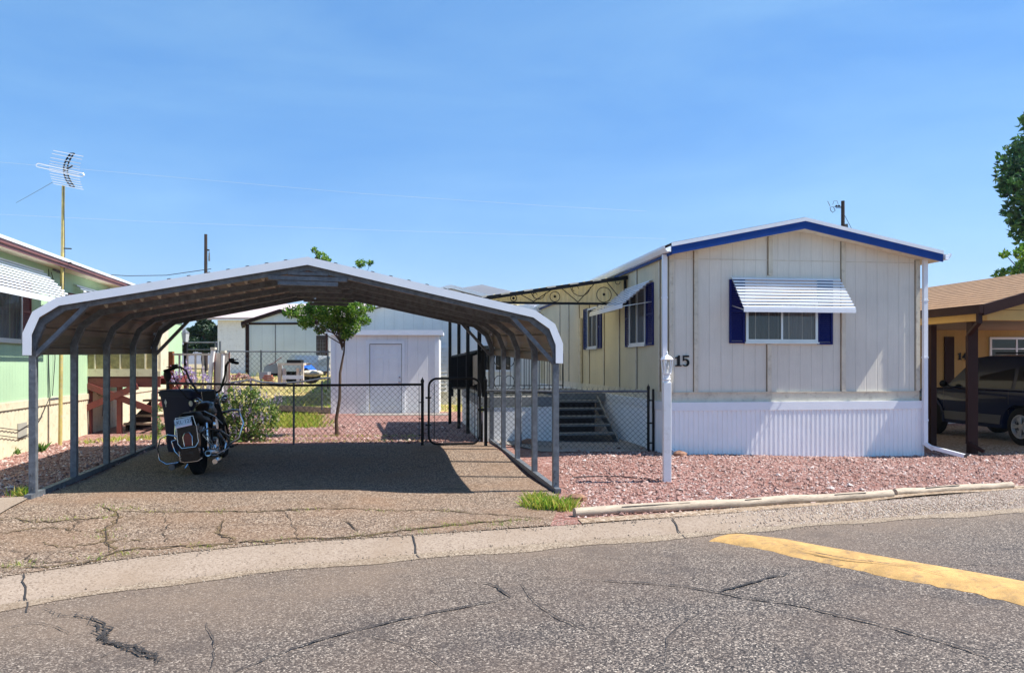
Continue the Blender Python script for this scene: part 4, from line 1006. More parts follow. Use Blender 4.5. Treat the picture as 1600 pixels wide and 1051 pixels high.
mb = MB().beam(gb+V(-.04, 0, .62), gb+V(.12, 0, .62), .03, .04); mb.tube([gb+V(.0, -.03, .60), gb+V(0, -.05, .72), gb+V(.05, -.03, .74)], .01, 6); mb.build('latch', BLACK, t, world=True)
# front right section
ca, cb = gp(759, 697), gp(1013, 705)
t = thing('chain_link_fence', 'chain link fence with galvanised rail in front of the porch steps', 'fence', tuple(cb), 0, 'chain link fences')
fpost(t, ca, 1.20, .03); fpost(t, cb, 1.12, .024); fpost(t, cb+V(.09, .02, 0), 1.10, .022, False)
fpost(t, ca.lerp(cb, .22)+V(0, .04, 0), 1.08, .02, False, GALV); 
MB().tube([ca+V(0, 0, 1.02), ca.lerp(cb, .5)+V(0, 0, 1.03), cb+V(0, 0, 1.06)], .02, 8).build('top_rail', GALV, t, world=True, smooth=True)
mb = MB(); chainlink(mb, ca+V(.05, 0, 0), cb, .02, 1.08, .095, .0042, barbs=True); mb.build('mesh_panel', plain('dark_wire', (.05,.05,.055), .5, .5), t, world=True)
mb = MB()
for z in (.15, .5, .9): mb.cbox(cb+V(.045, .01, z), .12, .03, .025)
mb.build('band', BLACK, t, world=True)
# side run beside the carport, back to the gate post
# ---------------------------------------------------------------- white lamp post in front of the home
lp = gp(1042, 752); t = thing('lamp_post', 'white lantern on a square white post standing in the pink gravel', 'lamp post', tuple(lp))
s_ = lp.y/F
H_ = (752-597)*s_; pw = .105
MB().box(-pw/2, pw/2, -pw/2, pw/2, -.05, H_).build('post', WHITE, t, bevel=.006)
mb = MB().tube([(0, 0, H_-.0), (0, 0, H_+.10)], .046, 14); mb.lathe((0, 0, H_+.03), [(.05, 0), (.056, .012), (.05, .024)], 14); mb.build('fitter', TRIMW, t, smooth=True)
z = H_+.10; lan = MB(); lan.lathe((0, 0, z), [(.04, 0), (.06, .015), (.06, .03)], 6); lan.lathe((0, 0, z+.21), [(.082, 0), (.092, .008), (.06, .045), (.02, .07), (.012, .09), (.018, .10), (.006, .125), (.002, .15)], 6)
for k in range(6):
    a = math.pi*k/3; lan.beam((.058*math.cos(a), .058*math.sin(a), z+.03), (.078*math.cos(a), .078*math.sin(a), z+.21), .012, .012)
L = lan.build('lantern', TRIMW, t)
mb = MB()
for k in range(6):
    a, b = math.pi*k/3, math.pi*(k+1)/3
    mb.face(V(.055*math.cos(a), .055*math.sin(a), z+.03), V(.055*math.cos(b), .055*math.sin(b), z+.03), V(.075*math.cos(b), .075*math.sin(b), z+.21), V(.075*math.cos(a), .075*math.sin(a), z+.21))
mb.build('lantern_pane', glassmat('lantern_glass', (.85,.86,.86), .12), L)
mb = MB().tube([(0, 0, z+.03), (0, 0, z+.08)], .02, 8); mb.ball((0, 0, z+.12), .03, .03, .045); mb.build('bulb', WHITE, L)
# hose/stick in gravel
mb = MB(); P = [gp(x, y, .015) for x, y in ((895, 747), (925, 745), (960, 745), (1000, 748), (1030, 750))]; mb.tube(P, .009, 6)
mb.solo('garden_hose', plain('hose', (.05,.03,.03), .6), 'thin dark hose lying on the gravel left of the white lamp post', 'hose')
# ---------------------------------------------------------------- green house on the left
GY = R(12)
gh = thing('green_house', 'mint green mobile home with cream skirting and white awnings on the left', 'mobile home', (-8.13+.2126*3.7, 8.5, 0), GY)
GM = WM[gh]; GL = 17.4        # local: y runs back, wall plane x=0 faces +x
def gf(x, y, xx=0): p = hit(GM, x, y, 0, xx); return p.y, p.z
su, sn = (0, 1), (1, 0)       # right = back, outward = +x
ZG0 = gf(60, 640)[1]; ZGE = gf(60, 640)[1]; ZGS = .84; ZGT = 3.36
def gq(name, a, b, z0, z1, mat, t=0): MB().add([V(t, a, z0), V(t, b, z0), V(t, b, z1), V(t, a, z1)], [(0, 1, 2, 3)]).build(name, mat, gh)
gq('side_wall', 0, GL, ZGS, ZGT, GREENF)
mb = MB(); ribbed(mb, (.0, 0, 0), (0, GL, 0), -.1, ZGS, .14, .008, (1, 0, 0)); mb.build('skirting', CREAMSK, gh)
mb = MB().box(-.0, .028, 0, GL, ZGS-.02, ZGS+.10); mb.build('skirting_rail', CREAMSK, gh)
MB().add([V(-4.2, 0, 0), V(0, 0, 0), V(0, 0, ZGT), V(-2.1, 0, ZGT+.5), V(-4.2, 0, ZGT)], [(0, 1, 2, 3, 4)]).build('front_wall', GREENX, gh)
MB().add([V(-4.2, GL, 0), V(0, GL, 0), V(0, GL, ZGT), V(-2.1, GL, ZGT+.5), V(-4.2, GL, ZGT)], [(0, 1, 2, 3, 4)]).build('rear_wall', GREENX, gh)
mb = MB(); mb.strip([V(.30, -.3, ZGT+.13), V(.30, GL+.2, ZGT+.13)], [V(-2.1, -.3, ZGT+.58), V(-2.1, GL+.2, ZGT+.58)]); mb.strip([V(-4.5, -.3, ZGT+.13), V(-4.5, GL+.2, ZGT+.13)], [V(-2.1, -.3, ZGT+.58), V(-2.1, GL+.2, ZGT+.58)]); mb.build('roof', WHITE, gh)
MB().box(-.02, .30, -.28, GL+.18, ZGT-.005, ZGT+.005).build('soffit', CREAMSK, gh)
mb = MB().box(.30, .33, -.3, GL+.2, ZGT-.03, ZGT+.075); mb.box(.331, .355, -.3, GL+.2, ZGT+.02, ZGT+.075); mb.build('fascia', RUST, gh)
MB().box(.295, .375, -.31, GL+.21, ZGT+.078, ZGT+.128).build('roof_edge', TRIMW, gh)
def gwin(xl, xr, yt, yb, curt=True, shut=None, mull=(.5,)):
    a, z0 = gf(xl, yb); b, _ = gf(xr, yb); z1 = gf(xl, yt)[1]; z0 = gf(xl, yb)[1]
    window(gh, (0, a, z0), su, sn, b-a, z1-z0, ALUM, mull, GLASS, (CURT, CURTL))
    return a, b, z0, z1
a, b, z0, z1 = gwin(-60, 31, 415, 528); louvre(gh, (0, b+.05, z0-.02), su, sn, .36, z1-z0+.04, MAROON); louvre(gh, (0, a-.42, z0-.02), su, sn, .36, z1-z0+.04, MAROON)
awning(gh, (0, a-.5, z1+.28), su, sn, b-a+1.35, .62, .62, TRIMW, 11)
a2 = gf(106, 455)[0]; louvre(gh, (0, a2, z0), su, sn, .34, z1-z0, MAROON); window(gh, (0, a2+.38, z0), su, sn, 1.3, z1-z0, ALUM, (.5,), GLASS, (CURT, CURTL)); awning(gh, (0, a2+.3, z1+.2), su, sn, 1.9, .5, .55, TRIMW, 9)
a, z = gf(26, 684); T = Rf(None, su, sn, (0, a, z-.02)); mb = MB().box(0, .36, .010, .022, 0, .26, T); mb.build('vent', plain('vent_grey', (.38,.36,.30), .7), gh)
# cables on the wall
WIRE = plain('cable', (.02,.02,.02), .6)
for pts in ([(76,420),(78,470),(76,560),(78,620),(64,652),(30,672),(0,668)], [(80,425),(88,455),(84,500),(86,560),(82,618)], [(150,590),(146,600),(152,615),(162,620),(160,650)], [(0,680),(30,684),(50,676),(66,650)]):
    P = [hit(GM, x, y, 0, .035) for x, y in pts]; MB().tube(P, .007, 5).build('cable', WIRE, gh)
p = hit(GM, 82, 421, 0, .0); MB().beam(p, p+V(.02, .5, -.02), .05, .03).build('cable_bracket', GALV, gh)
p = hit(GM, 86, 622, 0, .02); MB().beam(p+V(0, -.25, 0), p+V(0, .25, 0), .04, .03).build('cable_bracket', GALV, gh)
# antenna mast
mp_ = hit(GM, 94, 694, 0, .22); mw = GM @ V(.22, mp_.y, 0)
am = thing('antenna_mast', 'tall yellowish mast with a white grid television antenna beside the green house', 'antenna', (mw.x, mw.y, G(mw.x, mw.y)))
def mz(y): return CAMZ-(y-HY)/F*mw.y-G(mw.x, mw.y)
MASTM = plain('mast_paint', (.50,.40,.13), .6, var=.25, scale=6, dirt=(.45,.42,.36)); zt = mz(290); sx = (100-95)/F*mw.y
MB().tube([(0, 0, 0), (sx*.4, 0, zt*.5), (sx*.7, 0, zt*.75), (sx, 0, zt)], [.034, .032, .028, .026], 10).build('mast', MASTM, am, smooth=True)
for yy_ in (388, 410): MB().beam((sx*.7, 0, mz(yy_)), (sx*.7+.14, .05, mz(yy_)), .03, .02).build('mast_clamp', BLACK, am)
MB().tube([(sx+.02, -.02, zt), (sx*.9+.05, -.03, zt*.75), (sx*.6+.04, -.03, zt*.45)], .006, 5).build('cable', WIRE, am)
sc_ = mw.y/F
bow = []
for i in range(13): t = i/12; bow.append(V(sx+.05+.13*abs(2*t-1)**2, -.02, mz(292)+ (mz(240)-mz(292))*t))
mb = MB(); mb.tube([p+V(-.035, 0, 0) for p in bow], .013, 5); mb.tube([p+V(.035, 0, 0) for p in bow], .013, 5)
for p in bow: mb.beam(p+V(-.035, 0, 0), p+V(.035, 0, 0), .014, .014)
mb.build('antenna_spine', BLACK, am)
mb = MB()
for t in (0.0, .07, .15, .22, .30, .38, .46, .60, .68, .78, .90, .99):
    p = bow[0].lerp(bow[-1], t); off = .13*abs(2*t-1)**2; c = V(sx+.03+off*.6, -.03, p.z); mb.tube([c+V(-.27, 0, .055), c+V(.28, 0, -.055)], .007, 5)
mb.build('antenna_rods', ALUM, am)
c = V(sx+.0, -.10, (bow[0].z+bow[-1].z)/2-.02); d = V(1, 0, -.22).normalized(); u = V(.02, 0, .05)
MB().tube([c-d*.42-u*.6, c+d*.42-u*.6, c+d*.45, c+d*.42+u*.6, c-d*.42+u*.6, c-d*.45], .010, 5, closed=True).build('dipole_loop', ALUM, am)
MB().tube([c+V(.02, .08, 0), c+V(.25, -.05, .06)], .013, 5).build('boom', BLACK, am)
# stub post by the wall
q = gp(86, 690); MB().beam(q, q+V(0, 0, .62), .05, .05).solo('wood_stake', WOODW, 'short wooden stake standing against the cream skirting', 'stake')

# maroon porch with a glazed cabinet (enclosed landing)
def g2(x, y): return gp(x, y)
ma, mb_ = gp(187, 677), gp(229, 680)
po = thing('maroon_porch', 'maroon timber porch frame with cross braces beside the green house', 'porch', tuple(ma), R(4))
OM = WM[po]; D_ = ma.y; pxm = D_/F; HT = (680-594)*pxm; X1 = (OM.inverted() @ mb_).x; X0 = -.62
for x, yy_ in ((0, 0), (X1, 0), (X0, .0), (0, 1.9), (X1, 1.9)): MB().box(x-.045, x+.045, yy_-.045, yy_+.045, -.05, HT).build('leg', MAROON, po)
for yy_ in (-.075, 1.97): MB().beam((X0-.1, yy_, HT-.09), (X1+.14, yy_, HT-.09), .04, .19).build('beam', MAROON, po)
for a, b in (((X0, -.12, HT-.15), (X1+.02, -.12, HT*.42)), ((X0-.06, -.16, HT*.45), (X1*.6, -.16, HT-.16))): MB().beam(a, b, .035, .13).build('cross_brace', MAROON, po)
MB().beam((X1+.06, 0, .55), (X1+.35, 1.0, HT+.05), .04, .09).build('stair_stringer', MAROON, po)
mb = MB().box(X0-.1, X1+.14, -.05, 1.95, HT, HT+.04); mb.build('deck', MAROON, po)
wb = MB().box(X0-.1, X1+.16, -.12, -.08, HT+.045, HT+.16); wb.build('sill', CREAMSK, po)
for i in range(3):
    x0 = X0-.1+i*(X1-X0+.2)/3
    f = MB(); w_ = (X1-X0+.2)/3; fw = .045; z0 = HT+.16; z1 = z0+1.25
    for q in ((x0, x0+fw, z0, z1), (x0+w_-fw, x0+w_, z0, z1), (x0+fw, x0+w_-fw, z0, z0+fw), (x0+fw, x0+w_-fw, z1-fw, z1), (x0+w_/2-.015, x0+w_/2+.015, z0+fw, z1-fw)): f.box(q[0], q[1], -.12, -.085, q[2], q[3])
    fo = f.build('window', CREAMSK, po); MB().face(V(x0+fw, -.10, z0+fw), V(x0+w_-fw, -.10, z0+fw), V(x0+w_-fw, -.10, z1-fw), V(x0+fw, -.10, z1-fw)).build('pane', plain('frosted_pane', (.33,.26,.11), .35, var=.35, scale=12), fo)
MB().box(X1+.03, X1+.15, -.08, .35, HT+.16, HT+1.45).build('side_wall', CREAMSK, po)
MB().box(X0-.16, X1+.18, -.2, .5, HT+1.45, HT+1.53).build('roof', WHITE, po)
stp = thing('plank_steps', 'low plank steps behind the maroon porch leg', 'steps', tuple(gp(224, 672)))
for i in range(4): MB().box(-.45, .45, .3*i, .3*i+.26, .16*i+.12, .16*i+.165).build('tread', WOODW, stp)
for s in (-.4, .4): MB().prism([V(s, 0, 0), V(s, 1.15, 0), V(s, 1.15, .6), V(s, 0, .12)], V(.04, 0, 0)).build('stringer', BROWN, stp)

# ---------------------------------------------------------------- background through the carport
def wall_at(x0, x1, yt, yb, D): a = pd(x0, yb, D); b = pd(x1, yt, D); return a, b
# garage with a six panel door
gar = thing('garage', 'small white garage with a six panel door behind the young tree', 'garage', tuple(pd(517, 648, 22.6)), R(3))
XM = WM[gar]
def xf_(x, y, yy=0): p = hit(XM, x, y, 1, yy); return p.x, p.z
GWd = xf_(686, 600)[0]; GZ = xf_(600, 522)[1]
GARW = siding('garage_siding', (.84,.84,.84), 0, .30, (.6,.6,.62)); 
dx0, dz0 = xf_(577, 645); dx1, dz1 = xf_(628, 537)
mb = MB(); mb.box(0, dx0-.06, 0, .1, -.2, GZ); mb.box(dx1+.06, GWd, 0, .1, -.2, GZ); mb.box(dx0-.06, dx1+.06, 0, .1, dz1+.05, GZ); mb.build('front_wall', GARW, gar)
mb = MB().box(0, .1, .1, 1.35, -.2, GZ); mb.build('side_wall', WHITE, gar); MB().box(GWd-.1, GWd, .1, 1.35, -.2, GZ).build('side_wall', WHITE, gar)
MB().box(-.05, GWd+.10, -.10, 1.4, GZ, GZ+.09).build('roof', TRIMW, gar)
MB().box(-.07, GWd+.12, -.14, -.101, GZ-.03, GZ+.12).build('eave_trim', TRIMW, gar)
for x0 in (0.0, GWd-.12): MB().box(x0, x0+.12, -.02, -.001, -.2, GZ-.03).build('corner_trim', TRIMW, gar)
fr = MB(); fr.box(dx0-.09, dx0, -.03, .02, 0, dz1+.09); fr.box(dx1, dx1+.09, -.03, .02, 0, dz1+.09); fr.box(dx0, dx1, -.03, .02, dz1, dz1+.09); fr.build('door_frame', TRIMW, gar)
MB().box(dx0, dx1, .065, .075, 0, dz1).build('door_reveal', TAR, gar); dm = MB(); dm.box(dx0+.018, dx1-.018, .03, .06, 0.02, dz1-.018); W_ = dx1-dx0
DOOR = dm.build('door', plain('door_white', (.76,.79,.83), .4, var=.04), gar)
for cx in (.27, .73):
    for z0, z1 in ((.12, .43), (.47, .80), (.85, .94)):
        p = MB(); X0_, X1_ = dx0+W_*(cx-.15), dx0+W_*(cx+.15); a, b = dz1*z0, dz1*z1
        [p.box(*q_) for q_ in ((X0_, X0_+.016, .016, .029, a, b), (X1_-.016, X1_, .016, .029, a, b), (X0_+.016, X1_-.016, .016, .029, b-.016, b), (X0_+.016, X1_-.016, .016, .029, a, a+.016))]; p.build('door_panel', TRIMW, DOOR)
mb = MB().ball((dx1-.07, -.03, dz1*.46), .035); mb.build('handle', CHROME, DOOR); MB().ball((dx1-.07, 0, dz1*.53), .024).build('lock', CHROME, DOOR)
MB().box(dx0-.3, dx1+1.4, -.9, -.05, -.02, .05).build('threshold_slab', WALK, gar)
# big white house behind
bw = thing('white_house', 'large white house with grooved gable wall and pale metal roof behind the garage', 'house', tuple(pd(563, 590, 25.6)), R(3))
BM_ = WM[bw]
def bf(x, y, yy=0): p = hit(BM_, x, y, 1, yy); return p.x, p.z
BWd = bf(845, 560)[0]; ZEv = bf(575, 489)[1]; ZR = bf(705, 452)[1]; zb = -1.2
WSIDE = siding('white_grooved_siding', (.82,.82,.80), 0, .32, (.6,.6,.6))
MB().add([V(0, 0, zb), V(BWd, 0, zb), V(BWd, 0, ZEv), V(BWd/2, 0, ZR), V(0, 0, ZEv)], [(0, 1, 2, 3, 4)]).build('gable_wall', WSIDE, bw)
MB().face(V(0, 0, zb), V(0, 9, zb), V(0, 9, ZEv), V(0, 0, ZEv)).build('side_wall', WHITE, bw); MB().face(V(BWd, 0, zb), V(BWd, 9, zb), V(BWd, 9, ZEv), V(BWd, 0, ZEv)).build('side_wall', WHITE, bw)
MB().add([V(0, 9, zb), V(BWd, 9, zb), V(BWd, 9, ZEv), V(BWd/2, 9, ZR), V(0, 9, ZEv)], [(0, 1, 2, 3, 4)]).build('rear_wall', WSIDE, bw)
mb = MB()
for s in (0, 1):
    e = -.25 if not s else BWd+.25; ez = ZEv-.02
    mb.prism([V(e, -.2, ez), V(BWd/2, -.2, ZR+.02), V(BWd/2, -.2, ZR+.14), V(e, -.2, ez+.12)], V(0, 9.6, 0))
mb.build('roof', WHITE, bw)
cx0, _ = bf(686, 600); cx1, _ = bf(703, 600)
mb = MB(); z = .6
z0_, z1_ = bf(690, 612)[1], bf(690, 538)[1]; n = 12
for i in range(n):
    z = z0_+(z1_-z0_)*i/n; mb.prism([V(cx0-.3, -.012, z), V(cx0-.3, -.045, z), V(cx0-.3, -.018, z+(z1_-z0_)/n), V(cx0-.3, -.012, z+(z1_-z0_)/n)], V(cx1-cx0+.2, 0, 0))
mb.build('lap_siding', WHITE, bw)
wx, wz = bf(720, 575); window(bw, (wx+.6, 0, wz-.1), ux, ny, 1.1, .9, TRIMW, (.5,), DGLASS, None)
# white shed with brown trim
sd = thing('white_shed', 'white garden shed with brown trimmed gable behind the back fence', 'shed', tuple(pd(384, 590, 31)), R(-4))
SM_ = WM[sd]
def shf(x, y, yy=0): p = hit(SM_, x, y, 1, yy); return p.x, p.z
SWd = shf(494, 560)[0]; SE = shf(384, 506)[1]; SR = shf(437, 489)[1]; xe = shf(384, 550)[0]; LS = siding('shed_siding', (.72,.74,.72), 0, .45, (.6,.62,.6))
MB().add([V(0, 0, -.3), V(SWd, 0, -.3), V(SWd, 0, SE), V(SWd/2, 0, SR), V(0, 0, SE)], [(0, 1, 2, 3, 4)]).build('front_wall', LS, sd)
PL = -1.15
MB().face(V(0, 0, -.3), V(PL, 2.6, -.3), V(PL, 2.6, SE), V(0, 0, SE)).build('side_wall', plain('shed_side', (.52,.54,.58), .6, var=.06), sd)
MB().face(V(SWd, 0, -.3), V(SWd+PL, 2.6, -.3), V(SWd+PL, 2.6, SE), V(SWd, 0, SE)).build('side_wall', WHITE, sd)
for s in (0, 1):
    e = -.15 if not s else SWd+.15; P = [V(e, -.12, SE-.05), V(SWd/2, -.12, SR+.02), V(SWd/2, -.12, SR+.16), V(e, -.12, SE+.09)]; MB().prism(P, V(PL*1.05, 2.9, 0)).build('roof', BROWN, sd)
MB().box(0, .14, -.03, -.002, -.3, SE).build('corner_trim', BROWN, sd); MB().box(.14, SWd, -.03, -.002, SE-.03, SE+.05).build('head_trim', BROWN, sd)
MB().box(SWd*.42, SWd*.425, -.02, -.002, -.3, SE-.03).build('door_seam', BROWN, sd)
# white building with dark doorway, right of the shed
t = thing('store_building', 'white outbuilding with a dark mesh doorway between shed and garage', 'outbuilding', tuple(pd(470, 592, 33)))
a, b = pd(470, 592, 33), pd(530, 500, 33); wd_, hh = b.x-a.x, b.z-a.z
MB().box(0, wd_, 0, 3, -.4, hh).build('wall', WHITE, t)
x0 = pd(481, 592, 33).x-a.x; x1 = pd(509, 592, 33).x-a.x; MB().box(x0, x1, -.03, -.001, .0, pd(500, 524, 33).z-a.z).build('doorway', TAR, t)
for x in (x0-.06, x1): MB().box(x, x+.09, -.06, -.001, 0, pd(500, 521, 33).z-a.z).build('door_post', BROWN, t)
mb = MB(); 
for i in range(10): z = .1+i*.16; mb.beam((x0, -.045, z), (x1, -.045, z), .012, .012)
for i in range(8): x = x0+(x1-x0)*i/7; mb.beam((x, -.05, 0), (x, -.05, 1.7), .012, .012)
mb.build('mesh_screen', GALV, t); MB().box(-.2, wd_+.1, -.3, 3.2, hh, hh+.15).build('roof', BROWN, t)
# second pale roof behind the shed
t = thing('far_house', 'low house with pale pinkish roof behind the white shed', 'house', tuple(pd(340, 560, 42)))
a, b = pd(340, 560, 42), pd(560, 500, 42); wd_, hh = b.x-a.x, b.z-a.z
MB().box(0, wd_, 0, 6, -1, hh).build('wall', WHITE, t); MB().prism([V(-.4, -.4, hh), V(wd_+.4, -.4, hh), V(wd_+.4, 3, hh+1.0), V(-.4, 3, hh+1.0)], V(0, .0, .12)).build('roof', plain('pale_roof', (.52,.42,.40), .6, var=.15), t)
MB().prism([V(-.4, 3, hh+1.0), V(wd_+.4, 3, hh+1.0), V(wd_+.4, 6.4, hh), V(-.4, 6.4, hh)], V(0, 0, .12)).build('roof', plain('pale_roof', ()), t)
# back chain link fence
fa2, fb2 = pd(330, 604, 23.4), pd(516, 604, 23.2); 
def zz(x, y, D): return pd(x, y, D).z
t = thing('chain_link_fence', 'tall silver chain link fence in front of the white shed', 'fence', tuple(fa2), 0, 'chain link fences')
H2 = zz(400, 548.5, 23.3)-fa2.z
for k in (0, .42, .98): fpost(t, fa2.lerp(fb2, k), H2+.03, .025, False, GALV)
MB().tube([fa2+V(0, 0, H2), fb2+V(0, 0, H2-.03)], .022, 6).build('top_rail', GALV, t, world=True)
mb = MB(); chainlink(mb, fa2, fb2, .02, H2, .15, .0045); mb.build('mesh_panel', GALV, t, world=True)
fa3, fb3 = pd(300, 640, 20.8), pd(516, 640, 20.8)
t = thing('chain_link_fence', 'low sagging chain link fence with pale top rail halfway to the shed', 'fence', tuple(fa3), 0, 'chain link fences')
H3 = zz(400, 598, 20.8)-fa3.z; 
P = [(300, 603), (350, 600), (393, 594), (410, 598), (440, 600), (480, 596), (503, 592), (516, 591)]
MB().tube([pd(x, y-1, 20.8) for x, y in P], .030, 6).build('top_rail', GALV, t, world=True)
for x in (392, 503): p = pd(x, 640, 20.8); MB().beam(p, V(p.x, p.y, zz(x, 595, 20.8)), .04, .04).build('post', GALV, t, world=True)
mb = MB(); chainlink(mb, fa3, fb3, .05, H3-.05, .16, .0045); mb.build('mesh_panel', GALV, t, world=True)
# wood edging in the dry yard
a, b = pd(425, 636, 23.0), pd(517, 641, 22.7); a.z -= .08; b.z -= .06
MB().beam(a+V(0, 0, .08), b+V(0, 0, .06), .12, .16).solo('sleeper', WOODW, 'low timber sleeper edging the dry grass left of the garage', 'sleeper')
c = gp(447, 645); mb = MB(); 
for k in range(9): mb.ball(c+V(.25*k, .1*math.sin(k), .05), .17, .12, .1, 6)
mb.solo('dark_rubble', plain('rubble', (.05,.05,.055), .9, var=.4), 'line of dark rubble lying behind the green grass', 'rubble')['kind'] = 'stuff'
# workbench of old lumber
D2 = 22.2
def bxp(x0, x1, y0, y1, D, dep=.08, mb=None): a, b = pd(x0, y1, D), pd(x1, y0, D); return (mb or MB()).box(a.x, b.x, D, D+dep, a.z, b.z)
t = thing('workbench', 'old pale lumber workbench behind the back fence', 'workbench', tuple(pd(455, 602, D2)))
for x in ((434, 439), (470, 474)): bxp(x[0], x[1], 568, 604, D2).build('leg', plain('raw_lumber', (.62,.52,.40), .8, var=.2), t, world=True)
for x in ((441, 446), (463, 467)): bxp(x[0], x[1], 575, 604, D2+.7).build('leg', WHITE, t, world=True)
bxp(434, 474, 567, 570.5, D2-.02, .8).build('top', plain('raw_lumber', ()), t, world=True); bxp(441, 474, 586, 592, D2-.03, .03).build('shelf_board', WHITE, t, world=True)
t = bxp(448, 470, 562, 567, D2+.1, .3); t.solo('dark_tools', BLACK, 'small heap of dark tools lying on the workbench', 'tools')
# silver utility trailer with a blue tarp
D3 = 25.5; t = thing('utility_trailer', 'silver sided trailer parked behind the workbench', 'trailer', tuple(pd(470, 596, D3)))
P = [pd(x, y, D3) for x, y in ((444, 569), (455, 554), (498, 555), (496, 572), (499, 580), (446, 580))]
MB().prism(P, V(0, 1.6, 0)).build('body', plain('trailer_silver', (.50,.55,.62), .35, .4), t, world=True)
MB().prism([pd(x, y, D3-.02) for x, y in ((462, 556), (496, 557), (494, 568), (460, 568))], V(0, -.03, 0)).build('side_panel', plain('trailer_blue_panel', (.42,.52,.66), .3), t, world=True)
for x in (458, 486): MB().lathe((0, 0, 0), [(.05, -.1), (.30, -.1), (.33, -.05), (.33, .05), (.30, .1), (.05, .1)], 16, Matrix.Translation(pd(x, 584, D3+.3)) @ Matrix.Rotation(R(90), 4, 'X')).build('wheel', RUBBER, t, world=True)
mb = MB(); rr = random.Random(4); c0 = pd(483, 574, 24.6)
N = 14; g = []
for j in range(8):
    for i in range(N): 
        u, v = i/(N-1), j/7; g.append(c0+V((u-.5)*.42, (v-.5)*.8, .20*math.sin(math.pi*min(1, u*1.1))**.7*math.sin(math.pi*(.12+.76*v))-.10+rr.uniform(-.02, .02)))
mb.add(g, [(j*N+i, j*N+i+1, (j+1)*N+i+1, (j+1)*N+i) for j in range(7) for i in range(N-1)]); mb.add([p-V(0, 0, .12) for p in g], [(j*N+i, j*N+i+1, (j+1)*N+i+1, (j+1)*N+i) for j in range(7) for i in range(N-1)])
mb.solo('tarpaulin', plain('blue_tarp', (.02,.12,.55), .45), 'crumpled bright blue tarpaulin beside the silver trailer', 'tarpaulin', smooth=True)
c0 = pd(487, 583, 24.3); MB().ball(c0, .36, .5, .11, 12).solo('sand_bag', plain('sack', (.52,.46,.36), .9), 'long pale sack lying under the blue tarpaulin', 'sack', smooth=True)
# grey machine and crates
t = thing('generator', 'grey boxed machine standing left of the workbench', 'machine', tuple(pd(422, 585, 22.6)))
P = [pd(x, y, 22.6) for x, y in ((411, 583), (413, 573), (418, 569), (433, 568), (436, 583))]; MB().prism(P, V(0, .5, 0)).build('housing', plain('machine_grey', (.24,.26,.27), .6), t, world=True)
bxp(412, 435, 583, 587, 22.6, .5).build('base', BLACK, t, world=True); MB().tube([pd(x, y, 22.5) for x, y in ((420, 570), (428, 567), (434, 562), (440, 558))], .012, 5).build('pull_handle', RUST, t, world=True)
t = bxp(405, 418, 581, 592, 22.3, .4).solo('grey_crate', plain('crate_grey', (.30,.30,.32), .7), 'plain grey crate left of the red bricks behind the fence', 'crate')
t = thing('brick_pile', 'small stack of red bricks in front of the grey machine', 'bricks', tuple(pd(418, 600, 21.9)))
for r_ in range(4):
    for k in range(4 - (r_ % 2)):
        a = pd(410+k*4.3+(r_ % 2)*2, 598-r_*3.2, 21.9); MB().box(a.x, a.x+.07*1.0, a.y, a.y+.1, a.z, a.z+.05).build('brick', plain('red_brick', (.42,.13,.08), .8, var=.3), t, world=True)
# picket railing on the left, leaning gate posts, lamp
D4 = 17.6
t = thing('brown_gate_post', 'square brown timber post at the left end of the pale picket railing', 'post', tuple(pd(266, 640, D4)))
bxp(263, 269.5, 549, 645, D4, .1).build('post', plain('orange_brown_wood', (.28,.10,.03), .7, var=.2), t, world=True)
t = thing('picket_railing', 'pale picket railing between the brown post and the leaning gate', 'railing', tuple(pd(300, 640, D4)))
bxp(270, 329, 552, 555, D4, .05).build('top_rail', CREAMT, t, world=True); bxp(270, 329, 598, 601, D4, .05).build('bottom_rail', CREAMT, t, world=True)
for x in (280, 292.5, 305, 317): bxp(x-1.3, x+1.3, 555, 640, D4+.01, .03).build('picket', CREAMT, t, world=True)
t = thing('leaning_gate', 'cream plank gate panel with capped posts behind the motorcycle handlebars', 'gate', tuple(pd(340, 640, D4-.2)))
for xa, xb, y0 in ((322, 332, 546), (345, 347.5, 551)):
    w_ = 5 if xa == 322 else 3; dd = D4-.2
    MB().prism([pd(xa-w_/2, 630, dd), pd(xa+w_/2, 630, dd), pd(xb+w_/2, y0, dd), pd(xb-w_/2, y0, dd)], V(0, .09, 0)).build('post', WHITE, t, world=True)
    bxp(xb-3.6, xb+3.6, y0-3.5, y0, dd-.02, .13).build('post_cap', CREAMT, t, world=True)
MB().prism([pd(x, y, D4-.1) for x, y in ((336, 630), (359, 630), (359, 552), (336, 551))], V(0, .03, 0)).build('panel', plain('cream_planks', (.60,.52,.43), .7, var=.15, vec=(8, 8, .5)), t, world=True)
for x in (335, 346, 358): bxp(x-.9, x+.9, 550, 630, D4-.12, .02).build('batten', RUST, t, world=True)
t = thing('gate_lantern', 'small glass lantern on a dark post at the corner of the green house', 'lantern', tuple(pd(289, 640, 18.6)))
bxp(287, 291.5, 536, 640, 18.6, .07).build('post', BLACK, t, world=True)
c = pd(289.5, 536, 18.6); mb = MB().lathe(c, [(.03, 0), (.07, .02), (.075, .03)], 6); mb.lathe(c+V(0, 0, .24), [(.11, 0), (.06, .05), (.015, .09), (.001, .12)], 6); mb.build('lantern_frame', BRZ if 'BRZ' in globals() else GALV, t, world=True)
MB().lathe(c+V(0, 0, .03), [(.07, 0), (.10, .2)], 6).build('lantern_pane', plain('lantern_pane_mat', (.55,.58,.55), .3), t, world=True)
t = thing('pipe_frame', 'galvanised pipe frame behind the lantern post', 'pipe frame', tuple(pd(320, 600, 21.5)))
